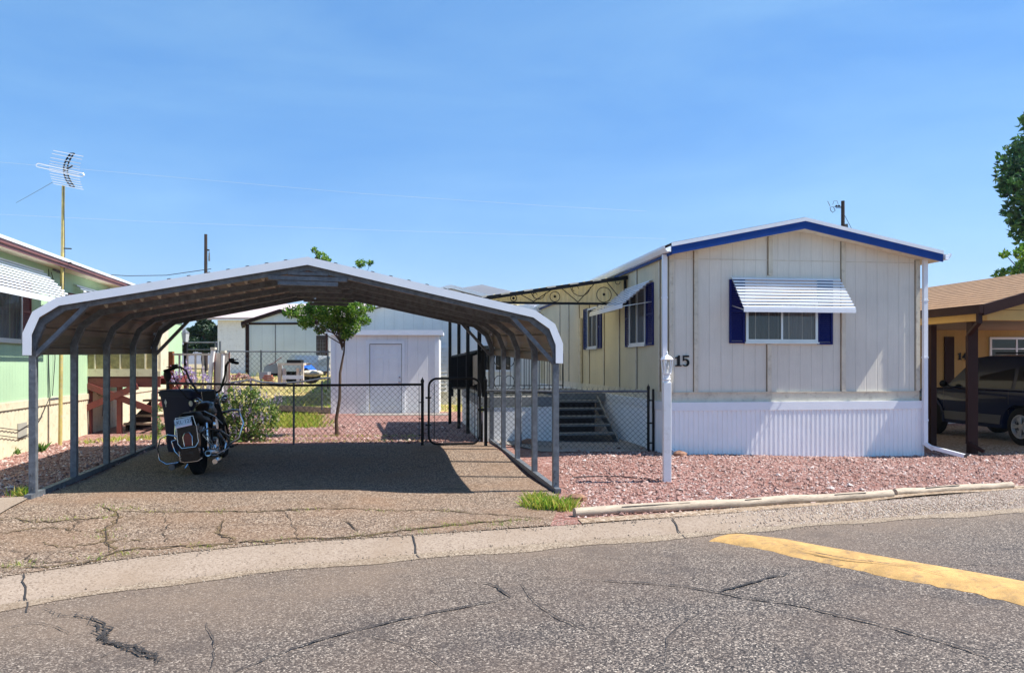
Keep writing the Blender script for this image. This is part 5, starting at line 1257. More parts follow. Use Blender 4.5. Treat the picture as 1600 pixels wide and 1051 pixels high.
MB().tube([pd(291, 535, 21.5), pd(340, 535, 21.5)], .025, 6).build('rail', GALV, t, world=True); MB().tube([pd(291, 546, 21.5), pd(340, 546, 21.5)], .02, 6).build('rail', GALV, t, world=True)
for x in (292, 337, 344): MB().tube([pd(x, 533, 21.5), pd(x, 610, 21.5)], .03, 6).build('post', GALV, t, world=True)
# vegetation
rr = random.Random(11)
def bush(name, label, base, parts, mats, cat='bush'):
    t = thing(name, label, cat, tuple(base)); s = MB()
    for c, r, n, sz in parts: s.tube([(0, 0, 0), (c[0]*.6, c[1]*.6, c[2]*.7), c], [.012, .009, .004], 4)
    s.build('stems', BARK, t); a = MB(); 
    for c, r, n, sz in parts: clump(a, Vector(c), r, n, sz, rr, .55)
    a.build('foliage', mats[0], t)
    if len(mats) > 1:
        b = MB()
        for c, r, n, sz in parts:
            for _ in range(max(3, n//28)):
                d = V(rr.gauss(0, 1), -abs(rr.gauss(0, 1)), abs(rr.gauss(0, 1))*.8+.2).normalized()*r*rr.uniform(.85, 1.15); p = Vector(c)+d
                for k in range(9): leaf(b, p+V(rr.gauss(0, .012), rr.gauss(0, .012), k*.016), .026, rr, .8)
        b.build('flower_spikes', mats[1], t)['kind'] = 'stuff'
    return t
bb = gp(385, 690); s2 = bb.y/F
P = []
for x, y, r in ((360,645,28),(385,630,26),(405,640,26),(378,665,30),(408,666,24),(352,670,26),(393,612,14),(362,614,14),(420,648,14),(345,640,16),(372,684,16),(400,684,14),(350,622,12)):
    P.append((((x-385)*s2, rr.uniform(-.1, .35), (690-y)*s2), r*s2, int(520*(r/28)**2), .065))
bush('flowering_bush', 'large green bush with purple flower spikes behind the chain link fence', bb, P, (LEAFB, FLOWER))
bb = gp(290, 660); s2 = 15.6/F; P = [(((x-290)*15.6/F, rr.uniform(-.2, .2), (CAMZ-(y-HY)/F*15.6)), 9*s2, 60, .05) for x, y in ((278,585),(290,578),(302,586),(314,590),(296,592),(270,592))]
bush('lavender', 'purple flowering plant growing behind the rubbish bin', V((290-800)/F*15.6, 15.6, .0), P, (FLOWER, FLOWER), 'plant')
bb = pd(374, 600, 21.6); P = [(((x-374)*21.6/F, 0, (600-y)*21.6/F), 6*21.6/F, 60, .08) for x, y in ((366,590),(374,587),(383,588),(390,592))]
bush('flower_patch', 'low pink flowering plants at the corner of the white shed', bb, P, (leafmat('pink_flower', [(.45,.16,.18), (.60,.38,.35), (.12,.18,.06)]), ), 'plant')
bb = gp(243, 690); P = [(((x-243)*bb.y/F, 0, (690-y)*bb.y/F), 9*bb.y/F, 70, .05) for x, y in ((246,640),(244,655),(248,668),(243,676))]
bush('small_shrub', 'dark shrub squeezed between the maroon porch and the bin', bb, P, (LEAFB,), 'shrub')
# young locust tree
tb = gp(527, 680); s2 = tb.y/F; C = []
for x, y, r in ((540,492,24),(515,485,22),(560,485,18),(490,480,20),(470,487,18),(548,510,18),(525,508,16),(505,500,16),(455,488,12),(568,500,11),(480,504,14),(536,470,26),(510,455,22),(560,460,20),(500,400,10),(512,408,8),(494,392,6),(565,412,9),(578,410,6),(530,430,18),(550,440,18),(495,515,10),(545,524,10),(575,480,9)):
    C.append((((x-527)*s2, rr.uniform(-.35, .35), (680-y)*s2), r*s2))
tree('young_tree', 'young slender locust tree standing in the gravel in front of the garage', tb, 2.9, None, C, 9500, .085, LEAFL, .032, seed=5, asp=.34, lean=(.13, 0))
# evergreen far left
def far_tree(name, label, cx, cyb, D, blobs, n, sz, mat, seed, tr=.16, group=None):
    base = pd(cx, cyb, D); z0 = 1.05; base.z = z0 if D > 31 else G(base.x, base.y); C = [(((x-cx)*D/F, random.uniform(-.5, .5)*r*D/F*2, CAMZ-(y-HY)/F*D-base.z), r*D/F) for x, y, r in blobs]
    h = max(c[0][2] for c in C); return tree(name, label, base, h, None, C, n, sz, mat, tr, group, seed=seed)
far_tree('evergreen_tree', 'dark evergreen tree behind the pipe frame by the green house', 318, 590, 45, [(300,520,14),(318,512,16),(335,520,14),(310,538,14),(330,540,14),(345,532,9),(318,500,10),(295,545,10)], 5000, .28, LEAFE, 21, .12)
# ---------------------------------------------------------------- rubbish bin
bn = thing('rubbish_bin', 'dark navy wheeled rubbish bin standing behind the motorcycle', 'bin', tuple(pd(293, 697, 12.9)), R(-12))
bn.location.z = G(bn.location.x, bn.location.y); bn.scale = (.88, .88, .98); WM[bn] = Matrix.Translation(bn.location) @ Matrix.Rotation(R(-12), 4, 'Z')
def ring(w_, d_, z, y0=0, r=.05): 
    P = []
    for sx__, sy__ in ((1,1),(-1,1),(-1,-1),(1,-1)):
        for k in range(4):
            a = math.atan2(sy__, sx__)-R(45)+R(30)*k; P.append(V(sx__*(w_/2-r)+r*math.cos(a), y0+sy__*(d_/2-r)+r*math.sin(a), z))
    return P
mb = MB().loft([ring(.52, .50, .04), ring(.54, .53, .12), ring(.62, .66, .75), ring(.68, .74, .98), ring(.71, .78, .985), ring(.71, .78, 1.03)]); mb.build('body', BINM, bn, smooth=True)
mb = MB().loft([ring(.73, .82, 1.031), ring(.73, .82, 1.06), ring(.66, .74, 1.085), ring(.5, .55, 1.095)]); mb.build('lid', BINM, bn, smooth=True)
MB().tube([(-.30, .43, .99), (.30, .43, .99)], .018, 8).build('handle', BINM, bn)
for s in (-1, 1): MB().lathe((0, 0, 0), [(.02, -.03), (.12, -.03), (.13, 0), (.12, .03), (.02, .03)], 18, Matrix.Translation((s*.31, .30, .12)) @ Matrix.Rotation(R(90), 4, 'Y')).build('wheel', RUBBER, bn)
PRINT = plain('bin_print', (.55,.58,.62), .6, var=.1)
mb = MB(); yy = -.333; pz_ = .88; lx = -.20
def face_y(z): return -(.53+(z-.12)/(.86)*.21)/2-.003
for pts in ([(-.03, 0), (0, .06), (.03, 0), (0, -.05)], [(-.012, -.05), (.012, -.05), (.006, -.075), (-.006, -.075)]): mb.face(*[V(lx+a, face_y(pz_+b)-.012, pz_+b) for a, b in pts])
mb.build('emblem', PRINT, bn)
# ---------------------------------------------------------------- neighbour's carport (right)
NP1, NP2 = gp(1456, 697), gp(1519, 709)
nc = thing('shingled_carport', 'open carport with tan shingle roof, brown fascia and dark brown posts on the right', 'carport', (8.16, 13.5, 0), R(8))
NM = WM[nc]
def nl(p): return NM.inverted() @ p
CX, EZ, RX, RZt = 0.0, 2.52, 3.3, 3.42; LEN = 8.2
def nz(x): return EZ+(RZt-EZ)*(1-abs(x-RX)/RX)
OVF = .15
for s in (0, 1):
    e = -.18 if not s else 2*RX+.18
    MB().prism([V(e, -.35, nz(e)+.06), V(RX, -.35, RZt+.06), V(RX, -.35, RZt+.10), V(e, -.35, nz(e)+.10)], V(0, LEN, 0)).build('roof', SHINGT, nc)
    MB().prism([V(e, -.40, nz(e)-.08), V(RX, -.40, RZt-.08), V(RX, -.40, RZt+.105), V(e, -.40, nz(e)+.105)], V(0, .045, 0)).build('rake_board', BROWN, nc)
# shingle courses: low steps on the roof planes
mb = MB()
for i in range(15):
    x = -.16+i*.235; mb.prism([V(x, -.35, nz(x)+.102), V(x+.245, -.35, nz(x+.245)+.101), V(x+.245, -.35, nz(x+.245)+.104), V(x, -.35, nz(x)+.113)], V(0, LEN, 0))
mb.build('shingle_courses', SHINGT, nc)
MB().add([V(.05, -.30, EZ-.02), V(2*RX-.05, -.30, EZ-.02), V(RX, -.30, RZt-.02)], [(0, 1, 2)]).build('gable_panel', YELLOWP, nc)
MB().box(-.02, 2*RX+.02, -.28, -.10, EZ-.20, EZ-.025).build('front_beam', YELLOWP, nc); MB().box(-.06, .10, -.09, LEN-.5, EZ-.20, EZ-.03).build('side_beam', YELLOWP, nc)
MB().box(-.26, -.19, -.4, LEN-.35, EZ-.09, EZ+.06).build('eave_gutter', BROWN, nc)
CEIL = plain('carport_ceiling', (.30,.22,.15), .8, var=.15, vec=(1, 1, 1)); MB().box(.12, 2*RX-.1, -.08, LEN-.5, EZ-.06, EZ-.03).build('ceiling', CEIL, nc)
for p, w_ in ((NP2, .13), (NP1, .12)):
    q = nl(p); MB().box(q.x-w_/2, q.x+w_/2, q.y-w_/2, q.y+w_/2, p.z-.05, EZ-.2).build('post', BROWN, nc)
q = nl(NP2)
for X_, Y_ in ((2*RX-.1, .1), (.05, 6.8), (2*RX-.1, 6.8)): MB().box(X_-.06, X_+.06, Y_-.06, Y_+.06, -.1, EZ-.2).build('post', BROWN, nc)
mb = MB(); a = V(q.x-.11, q.y-.05, EZ-.45); mb.beam(a, V(a.x, a.y, .14), .075, .06); mb.beam(V(-.22, -.34, EZ-.06), V(-.22, -.34, EZ-.26), .075, .06); mb.beam(V(-.22, -.34, EZ-.24), a+V(0, 0, .02), .07, .055); mb.beam(V(a.x, a.y, .16), V(a.x+.12, a.y-.22, .02), .075, .055); mb.build('downspout', BROWN, nc)
# ---------------------------------------------------------------- yellow house 14
yh = thing('yellow_house', 'yellow sided mobile home number 14 behind the tan shingled carport', 'mobile home', tuple(pd(1436, 670, 20.3)), R(6))
yh.location.z = 0; WM[yh] = Matrix.Translation(yh.location) @ Matrix.Rotation(R(6), 4, 'Z'); YM = WM[yh]
def yf(x, y, yy=0): p = hit(YM, x, y, 1, yy); return p.x, p.z
YW = 9.5
MB().face(V(-.4, 0, .78), V(YW, 0, .78), V(YW, 0, 2.9), V(-.4, 0, 2.9)).build('front_wall', YELLOWX, yh)
mb = MB(); ribbed(mb, (-.4, -.03, 0), (YW, -.03, 0), -.2, .74, .12, .012, (0, -1, 0)); mb.build('skirting', SKIRT, yh); MB().box(-.4, YW, -.05, -.002, .74, .84).build('skirting_rail', TRIMW, yh)
MB().box(-.4, YW, .001, 4, 2.9, 3.0).build('roof', SHINGT, yh); MB().face(V(-.4, 0, -.2), V(-.4, 4, -.2), V(-.4, 4, 2.9), V(-.4, 0, 2.9)).build('side_wall', YELLOWX, yh)
x0, z0 = yf(1475, 600); x1, z1 = yf(1490, 526); MB().box(x0, x1, -.03, -.001, .78, z1).build('door', BROWN, yh)
x0, z0 = yf(1496, 562); digit('14', (x0, 0, z0), ux, ny, .19, BLACK, yh)
x0, z0 = yf(1545, 572); x1, z1 = yf(1650, 527); window(yh, (x0, 0, z0), ux, ny, x1-x0, z1-z0, TRIMW, (.4,), DGLASS, None, (.6,), .06)
mb = MB().cbox((yf(1515, 560)[0], -.05, yf(1515, 560)[1]), .12, .09, .18); mb.build('wall_box', TRIMW, yh)

# ---------------------------------------------------------------- dark blue SUV (local: y forward)
f0, r0 = gp(1474, 679), gp(1587, 695); d = (f0-r0); yaw = math.atan2(-d.x, d.y)
r0 = V(9.97, 14.95, 0); f0 = V(9.66, 17.6, 0); d = f0-r0; yaw = math.atan2(-d.x, d.y)
HWD = .90; cc = (f0+r0)/2+V(math.cos(yaw), math.sin(yaw), 0)*(HWD-.08)
sv = thing('parked_suv', 'dark blue sport utility car parked under the neighbouring shingled carport', 'car', (cc.x, cc.y, G(cc.x, cc.y)+.01), yaw)
CARP = plain('navy_car_paint', (.003,.008,.032), .25, .0, var=.05, bstr=0, spec=.12); CARP.node_tree.nodes['Principled BSDF'].inputs['Coat Weight'].default_value = .15
CLAD = plain('grey_cladding', (.05,.055,.065), .5); RIM = plain('alloy', (.60,.60,.58), .3, .7, var=.05)
WB2 = 1.335; WR = .37
def csec(y, zb, zt, wb, wt, r=.10, n=4):   # closed rounded cross section
    P = []
    for (cx, cz, a0) in ((wt-r, zt-r, 0), (-(wt-r), zt-r, 90), (-(wb-r), zb+r, 180), (wb-r, zb+r, 270)):
        for k in range(n+1): a = R(a0+90*k/n); P.append(V(cx+r*math.cos(a), y, cz+r*math.sin(a)))
    return P
# lower body with wheel arches cut out of the side profile
def side_profile():
    top = [(-2.22, .95), (-2.15, 1.05), (-1.2, 1.07), (.85, 1.08), (1.30, 1.05), (1.9, .99), (2.18, .88), (2.24, .70)]
    P = [(y, z) for y, z in top]; P += [(2.26, .42), (2.15, .33)]
    def arch(c): return [(c+.45*math.cos(R(a)), .36+.45*math.sin(R(a))) for a in range(0, 181, 18)]
    P += [(WB2+.46, .33)]+arch(WB2)+[(WB2-.46, .30), (-WB2+.46, .30)]+arch(-WB2)+[(-WB2-.46, .36), (-2.2, .42), (-2.26, .60)]
    return P
SP = side_profile()
def body_at(x, inset, z_in): return [V(x, y*(1-inset), z-z_in*(z > .8)) for y, z in SP]
mb = MB(); rings = [body_at(-HWD+.0, .015, .03), body_at(-HWD+.03, 0, .0), body_at(-.45, -.004, -.012), body_at(.45, -.004, -.012), body_at(HWD-.03, 0, .0), body_at(HWD, .015, .03)]
n = len(SP); mb.v = [p for r_ in rings for p in r_]; mb.f = [(i*n+k, i*n+(k+1) % n, (i+1)*n+(k+1) % n, (i+1)*n+k) for i in range(5) for k in range(n)]
for o_ in (0, 5*n):
    tri = geometry.tessellate_polygon([[Vector((y, z, 0)) for y, z in SP]]); mb.f += [tuple(o_+i for i in t_) for t_ in tri]
mb.build('body', CARP, sv, smooth=True)
# cabin
CB = [(-2.12, 1.04), (-2.02, 1.62), (-1.85, 1.72), (-.3, 1.76), (.15, 1.72), (.92, 1.07)]
cab = MB(); A = [V(-.84, y, z) if z < 1.2 else V(-.70, y, z) for y, z in CB]; B = [V(-p.x, p.y, p.z) for p in A]; A2 = [V(-.60, y, z+.02) if z > 1.6 else V(-.8, y, z) for y, z in CB]
mb = MB(); n = len(CB)
mid = [[V(x_, y, z+(.025 if z > 1.6 else 0)) for y, z in CB] for x_ in (-.45, .45)]
rg = [A, mid[0], mid[1], B]; mb.v = [p for r_ in rg for p in r_]; mb.f = [(i*n+k, i*n+k+1, (i+1)*n+k+1, (i+1)*n+k) for i in range(3) for k in range(n-1)]+[tuple(range(n)), tuple(range(3*n, 4*n))]
cb_ = mb.build('cabin', CARP, sv, smooth=True)
CG = plain('car_glass', (.012,.015,.018), .05, var=.05, bstr=0, spec=.25)
def sg(s, y0, y1, y2, y3, z0=1.10, z1=1.60):   # side glass quad on the sloping cabin side
    def xx(z): return s*(.842-.14*min(1, max(0, (z-1.07)/.55))+.004)
    MB().face(V(xx(z0), y0, z0), V(xx(z0), y1, z0), V(xx(z1), y2, z1), V(xx(z1), y3, z1)).build('side_window', CG, cb_)
for s in (-1, 1): sg(s, -.02, .80, .22, -.02); sg(s, -1.02, -.10, -.10, -1.02); sg(s, -1.98, -1.12, -1.12, -1.90)
MB().face(V(-.74, .93, 1.11), V(.74, .93, 1.11), V(.62, .235, 1.66), V(-.62, .235, 1.66)).build('windscreen', CG, cb_); MB().face(V(-.74, -2.125, 1.12), V(.74, -2.125, 1.12), V(.62, -2.05, 1.58), V(-.62, -2.05, 1.58)).build('rear_window', CG, cb_)
for s in (-1, 1): MB().tube([(s*.58, -1.75, 1.80), (s*.58, -.3, 1.82)], .018, 6).build('roof_rail', BLACK, sv)
for s in (-1, 1):
    for y0, y1 in ((-.86, .88), (-2.2, -WB2-.5), (WB2+.5, 2.2)): MB().box(s*(HWD+.001) if s > 0 else -HWD-.02, s*(HWD+.001)+.019 if s > 0 else -HWD-.001, y0, y1, .38, .56).build('cladding', CLAD, sv)
    for yc in (WB2, -WB2):
        mb = MB(); P = [(yc+.45*math.cos(R(a)), .36+.45*math.sin(R(a))) for a in range(-6, 187, 12)]; Q = [(yc+.51*math.cos(R(a)), .36+.52*math.sin(R(a))) for a in range(-6, 187, 12)]
        x0, x1 = s*(HWD-.01), s*(HWD+.03)
        mb.strip([V(x1, y, z) for y, z in P], [V(x1, y, z) for y, z in Q]); mb.strip([V(x1, y, z) for y, z in Q], [V(x0, y, z) for y, z in Q]); mb.strip([V(x1, y, z) for y, z in P], [V(x0, y, z) for y, z in P]); mb.build('wheel_arch', CARP, sv)
        Mw = Matrix.Translation((s*(HWD-.10), yc, WR)) @ Matrix.Rotation(R(90)*s, 4, 'Y')
        t_ = MB().lathe((0, 0, 0), [(.22, -.11), (.33, -.11), (WR, -.075), (WR, .075), (.33, .105), (.235, .11), (.22, .06)], 28, Mw).build('tyre', RUBBER, sv, smooth=True)
        rm = MB().lathe((0, 0, 0), [(.235, .06), (.235, .108), (.215, .108), (.20, .06), (.20, .02), (.0, .02)], 28, Mw)
        rm.build('rim', RIM, sv, smooth=True)
        sp_ = MB()
        for k in range(5):
            a = R(72*k+18)
            for da in (-.16, .16): sp_.beam(Mw @ V(.05*math.cos(a), .05*math.sin(a), .085), Mw @ V(.205*math.cos(a+da), .205*math.sin(a+da), .085), .030, .03)
        sp_.lathe((0, 0, 0), [(.062, .07), (.06, .10), (.001, .105)], 14, Mw); sp_.build('spokes', RIM, sv)
        MB().lathe((0, 0, 0), [(.20, .025), (.001, .026)], 20, Mw).build('brake_disc', BLACK, sv)
MB().box(-.86, .86, 2.22, 2.32, .40, .66).build('front_bumper', CLAD, sv); MB().box(-.86, .86, -2.34, -2.22, .42, .68).build('rear_bumper', CLAD, sv)
for s in (-1, 1):
    MB().box(s*.88-.06, s*.88+.0 if s > 0 else s*.88+.06, 2.02, 2.20, .72, .86).build('headlight', plain('lamp_lens', (.6,.6,.58), .1), sv)
    MB().box(s*.86-.05, s*.86+.05, -2.265, -2.20, .74, 1.02).build('tail_light', plain('red_lens', (.11,.006,.008), .12), sv)
    mb = MB().ball((s*1.02, .72, 1.16), .10, .06, .08, 10); mb.beam((s*.86, .72, 1.10), (s*1.0, .72, 1.14), .05, .03); mb.build('mirror', BLACK, sv, smooth=True)
    for y in (.02, -.98): MB().box(s*(HWD+.001) if s > 0 else -HWD-.022, s*(HWD+.001)+.021 if s > 0 else -HWD-.001, y-.0, y+.16, .90, .93).build('door_handle', BLACK, sv)
    for y in (.88, -.06, -1.02): MB().box(s*(HWD+.0002)-.001, s*(HWD+.0002)+.001, y-.004, y+.004, .58, 1.06).build('door_gap', TAR, sv)

# ---------------------------------------------------------------- motorcycle (local: y forward, x right; leaning on its side stand)
mr = gp(312, 741); mk = thing('motorcycle', 'black cruiser motorcycle with tall handlebars and chrome guards parked facing away under the carport', 'motorcycle', tuple(mr), R(9.5))
LEAN = Matrix.Rotation(R(-6.5), 4, 'Y')
def bk(mb, name, mat, parent=None, smooth=True):
    mb.xf(LEAN); return mb.build(name, mat, parent or mk, smooth=smooth)
def wheel(y, r, w_, name):
    Mw = Matrix.Translation((0, y, r)) @ Matrix.Rotation(R(90), 4, 'Y')
    t_ = bk(MB().lathe((0, 0, 0), [(r*.72, -w_*.42), (r*.86, -w_*.5), (r*.96, -w_*.38), (r, 0), (r*.96, w_*.38), (r*.86, w_*.5), (r*.72, w_*.42)], 30, Mw), 'tyre', RUBBER)
    ri = MB().lathe((0, 0, 0), [(r*.73, -w_*.40), (r*.68, -w_*.2), (r*.68, w_*.2), (r*.73, w_*.40)], 30, Mw); ri.lathe((0, 0, 0), [(.001, -.09), (.05, -.09), (.05, .09), (.001, .09)], 14, Mw)
    for k in range(10): a = R(36*k); ri.tube([Mw @ V(.04*math.cos(a), .04*math.sin(a), .03*(-1)**k), Mw @ V(r*.69*math.cos(a), r*.69*math.sin(a), 0)], .008, 4)
    bk(ri, 'rim', CHROME)
wheel(0, .325, .15, 'rear'); wheel(1.64, .33, .12, 'front')
def fender(y, z, r, a0, a1, w_, name):
    A = []; n = 14
    rings = []
    for i in range(n+1):
        a = R(a0+(a1-a0)*i/n); c = V(0, y+r*math.cos(a), z+r*math.sin(a)); o = V(0, math.cos(a), math.sin(a)); rings.append([c+V(-w_/2, 0, 0)-o*.09, c+V(-w_*.42, 0, 0)+o*.0, c+V(-w_*.2, 0, 0)+o*.022, c+V(w_*.2, 0, 0)+o*.022, c+V(w_*.42, 0, 0), c+V(w_/2, 0, 0)-o*.09])
    mb = MB(); m_ = 6; mb.v = [p for g in rings for p in g]; mb.f = [(i*m_+k, i*m_+k+1, (i+1)*m_+k+1, (i+1)*m_+k) for i in range(n) for k in range(m_-1)]; return bk(mb, name, BLACKP)
fender(0, .34, .37, 60, 200, .21, 'rear_fender'); fender(1.64, .34, .375, 0, 150, .17, 'front_fender')
# tail: black box, plate, tail light, chrome outlines
bk(MB().loft([csec(-.40, .40, .73, .125, .13, .03), csec(-.28, .40, .76, .13, .14, .03)]), 'tail_box', BLACKP)
bk(MB().tube([(-.13, -.41, .73), (-.135, -.41, .50), (-.09, -.42, .435), (.09, -.42, .435), (.135, -.41, .50), (.13, -.41, .73)], .007, 6), 'chrome_trim', CHROME)
bk(MB().tube([(-.135, -.40, .40), (-.135, -.40, .26), (-.08, -.40, .235), (.09, -.40, .235), (.15, -.38, .27)], .007, 6), 'chrome_trim', CHROME)
bk(MB().loft([csec(-.39, .24, .42, .12, .12, .03), csec(-.30, .24, .42, .12, .12, .03)]), 'mud_flap', BLACKP)
bk(MB().add([V(-.05, -.421, .46), V(.05, -.421, .46), V(.055, -.418, .58), (.03, -.415, .63), (-.03, -.415, .63), (-.055, -.418, .58)], [(0, 1, 2, 3, 4, 5)]), 'tail_light', plain('red_lens', ()))
bk(MB().tube([(-.052, -.424, .455), (.052, -.424, .455), (.06, -.42, .58), (.03, -.418, .638), (-.03, -.418, .638), (-.06, -.42, .58)], .006, 6, closed=True), 'tail_light_trim', CHROME)
PLT = Matrix.Scale(1, 4) @ Matrix.Translation((-.03, -.435, .785)) @ Matrix.Rotation(R(-6), 4, 'Y') @ Matrix.Rotation(R(-10), 4, 'X') @ Matrix.Scale(.82, 4)
pl = MB().box(-.135, .135, 0, .004, -.072, .072, PLT); PL_ = bk(pl, 'licence_plate', plain('plate_blue', (.42,.54,.66), .4, bstr=0), smooth=False)
bk(MB().box(-.135, .135, -.002, -.0005, -.072, -.048, PLT), 'plate_band', plain('plate_pink', (.75,.62,.72), .4, bstr=0), PL_, False)
tx = text_mesh('LKL·127', .088); tx.xf(PLT @ Matrix.Translation((0, -.003, .01)) @ Matrix.Rotation(R(90), 4, 'X')); bk(tx, 'plate_lettering', plain('plate_ink', (.02,.03,.08), .5, bstr=0), PL_, False)
bk(MB().tube([(-.125, -.43, .72), (-.125, -.42, .855), (.105, -.42, .86), (.13, -.43, .73)], .007, 6), 'plate_frame', CHROME)
# seat, tank, frame
bk(MB().loft([csec(-.32, .80, .84, .08, .08, .02), csec(-.26, .77, .90, .13, .12, .05), csec(-.05, .75, .91, .15, .14, .06), csec(.02, .72, .84, .16, .15, .05), csec(.30, .68, .79, .19, .17, .05), csec(.52, .70, .80, .10, .09, .03)]), 'seat', BLACK)
bk(MB().loft([csec(.45, .72, .86, .06, .05, .025), csec(.55, .70, .96, .13, .11, .08), csec(.80, .72, 1.02, .17, .14, .11), csec(1.05, .76, 1.02, .13, .11, .09), csec(1.15, .82, .96, .04, .04, .03)]), 'fuel_tank', BLACKP)
for s in (-1, 1):
    bk(MB().tube([(s*.12, .0, .33), (s*.16, .25, .45), (s*.15, .45, .68), (s*.08, 1.0, .98)], .02, 6), 'frame_tube', BLACK)
    bk(MB().tube([(s*.13, .25, .28), (s*.14, .9, .22), (s*.08, 1.15, .55), (s*.05, 1.2, .98)], .02, 6), 'frame_tube', BLACK)
    bk(MB().tube([(s*.09, 1.64, .33), (s*.09, 1.45, .75), (s*.09, 1.30, 1.08)], .027, 8), 'fork_leg', CHROME)
    bk(MB().tube([(s*.15, .0, .33), (s*.17, -.02, .55), (s*.17, .02, .72)], .024, 8), 'rear_shock', CHROME)
# engine
for a, b, tp in ((.62, .62, -18), (.62, .62, 24)):
    mb = MB(); Me = Matrix.Translation((0, a, .42)) @ Matrix.Rotation(R(-tp), 4, 'X')
    for k in range(8): mb.lathe((0, 0, .06+.032*k), [(.001, 0), (.10, 0), (.10, .014), (.001, .014)], 12, Me)
    mb.lathe((0, 0, .04), [(.075, 0), (.075, .30), (.05, .33), (.001, .33)], 12, Me); bk(mb, 'cylinder', DARKM, smooth=False)
bk(MB().loft([csec(.30, .22, .50, .13, .12, .05), csec(.55, .18, .48, .16, .15, .06), csec(.85, .20, .46, .14, .13, .06)]), 'crankcase', DARKM)
bk(MB().lathe((0, 0, 0), [(.001, .19), (.10, .185), (.115, .16), (.115, .10)], 18, Matrix.Translation((0, .62, .66)) @ Matrix.Rotation(R(90), 4, 'Y')), 'air_cleaner', CHROME)
bk(MB().lathe((0, 0, 0), [(.001, .20), (.12, .19), (.13, .16), (.13, .10)], 18, Matrix.Translation((0, .48, .32)) @ Matrix.Rotation(R(90), 4, 'Y')), 'clutch_cover', CHROME)
bk(MB().lathe((0, 0, 0), [(.001, -.20), (.12, -.19), (.13, -.16), (.13, -.10)], 18, Matrix.Translation((0, .55, .32)) @ Matrix.Rotation(R(90), 4, 'Y')), 'primary_cover', CHROME)
# exhausts
bk(MB().tube([(.16, .75, .52), (.24, .80, .34), (.25, .5, .24), (.24, .15, .26)], .026, 8), 'exhaust_pipe', CHROME); bk(MB().tube([(.24, .20, .26), (.24, .10, .27), (.25, -.42, .32), (.25, -.46, .325)], [.03, .048, .05, .04], 14), 'muffler', CHROME); bk(MB().lathe((0, 0, 0), [(.001, 0), (.036, 0)], 12, Matrix.Translation((.25, -.463, .325)) @ Matrix.Rotation(R(90), 4, 'X')), 'muffler_outlet', TAR)
bk(MB().tube([(.25, .25, .17), (.26, .10, .17), (.30, -.30, .19), (.30, -.34, .19)], [.03, .045, .045, .036], 12), 'muffler', CHROME)
bk(MB().tube([(-.2, .4, .2), (-.24, -.1, .2), (-.26, -.38, .19)], [.03, .045, .042], 12), 'muffler', DARKM)
# guards and bag rails
bk(MB().tube([(-.14, -.36, .60), (-.26, -.38, .64), (-.38, -.32, .60), (-.45, -.25, .46), (-.44, -.25, .30), (-.34, -.30, .235), (-.18, -.32, .24)], .012, 8), 'bag_guard', CHROME)
bk(MB().tube([(-.16, -.30, .56), (-.24, -.30, .54), (-.22, -.30, .40), (-.15, -.30, .30)], .011, 8), 'bag_guard', CHROME)
bk(MB().tube([(.14, -.36, .62), (.26, -.38, .66), (.40, -.30, .62), (.48, -.10, .50), (.44, .0, .33), (.30, -.2, .28)], .012, 8), 'bag_guard', CHROME)
bk(MB().tube([(.16, -.28, .58), (.22, -.2, .45), (.28, -.1, .35), (.24, -.3, .55), (.18, -.34, .60)], .009, 6), 'bag_guard', CHROME)
bk(MB().tube([(.10, 1.10, .78), (.34, 1.10, .82), (.44, 1.08, .80), (.49, 1.05, .60), (.40, 1.02, .38), (.14, 1.0, .24)], .019, 8), 'engine_guard', CHROME)
bk(MB().tube([(-.10, 1.10, .78), (-.34, 1.10, .80), (-.52, 1.08, .70), (-.54, 1.05, .50), (-.42, 1.02, .36), (-.14, 1.0, .24)], .019, 8), 'engine_guard', CHROME)
for s in (-1, 1):
    bk(MB().tube([(s*.14, .75, .30), (s*.42, .82, .30)], .014, 6), 'foot_peg', CHROME); bk(MB().box(s*.30-.07, s*.30+.07, .70, .98, .27, .30), 'footboard', BLACK)
    bk(MB().tube([(s*.12, .1, .70), (s*.17, -.2, .66), (s*.16, -.36, .62)], .009, 6), 'fender_strut', CHROME)
bk(MB().tube([(.04, -.28, .92), (.2, -.18, .90), (.27, .1, .80), (.33, .3, .66)], .007, 6), 'seat_rail', CHROME)
bk(MB().tube([(-.16, .55, .25), (-.34, .50, .03)], .014, 6), 'side_stand', CHROME)
# ape hanger handlebar, grips, levers, mirrors, gauges, headlight
for s in (-1, 1):
    dz = .0
    P = [(s*.06, 1.22, 1.10), (s*.17, 1.22, 1.15), (s*.27, 1.20, 1.38), (s*.30, 1.17, 1.52), (s*.36, 1.12, 1.58), (s*.43, 1.03, 1.57), (s*.50, .93, 1.54)]
    bk(MB().tube(P, .017, 8), 'handlebar', BLACKP)
    bk(MB().tube([(s*.43, 1.03, 1.57), (s*.54, .88, 1.54)], [.024, .022], 10), 'grip', RUBBER)
    bk(MB().tube([(s*.40, 1.10, 1.60), (s*.53, 1.0, 1.60)], [.012, .007], 6), 'lever', BLACK)
    bk(MB().cbox((s*.42, 1.06, 1.60), .07, .08, .06), 'switch_box', BLACK, smooth=False)
    bk(MB().tube([P[1], (s*.30, 1.15, 1.30), (s*.33, 1.1, 1.50), P[4]], .007, 5), 'control_cable', BLACK)
    bk(MB().ball((s*.21, 1.30, 1.02), .05, .05, .05, 10), 'turn_signal', CHROME)
bk(MB().tube([(-.46, 1.0, 1.5), (-.40, .95, 1.3), (-.30, 1.0, 1.1), (-.2, 1.15, 1.0)], .008, 5), 'brake_hose', BLACK)
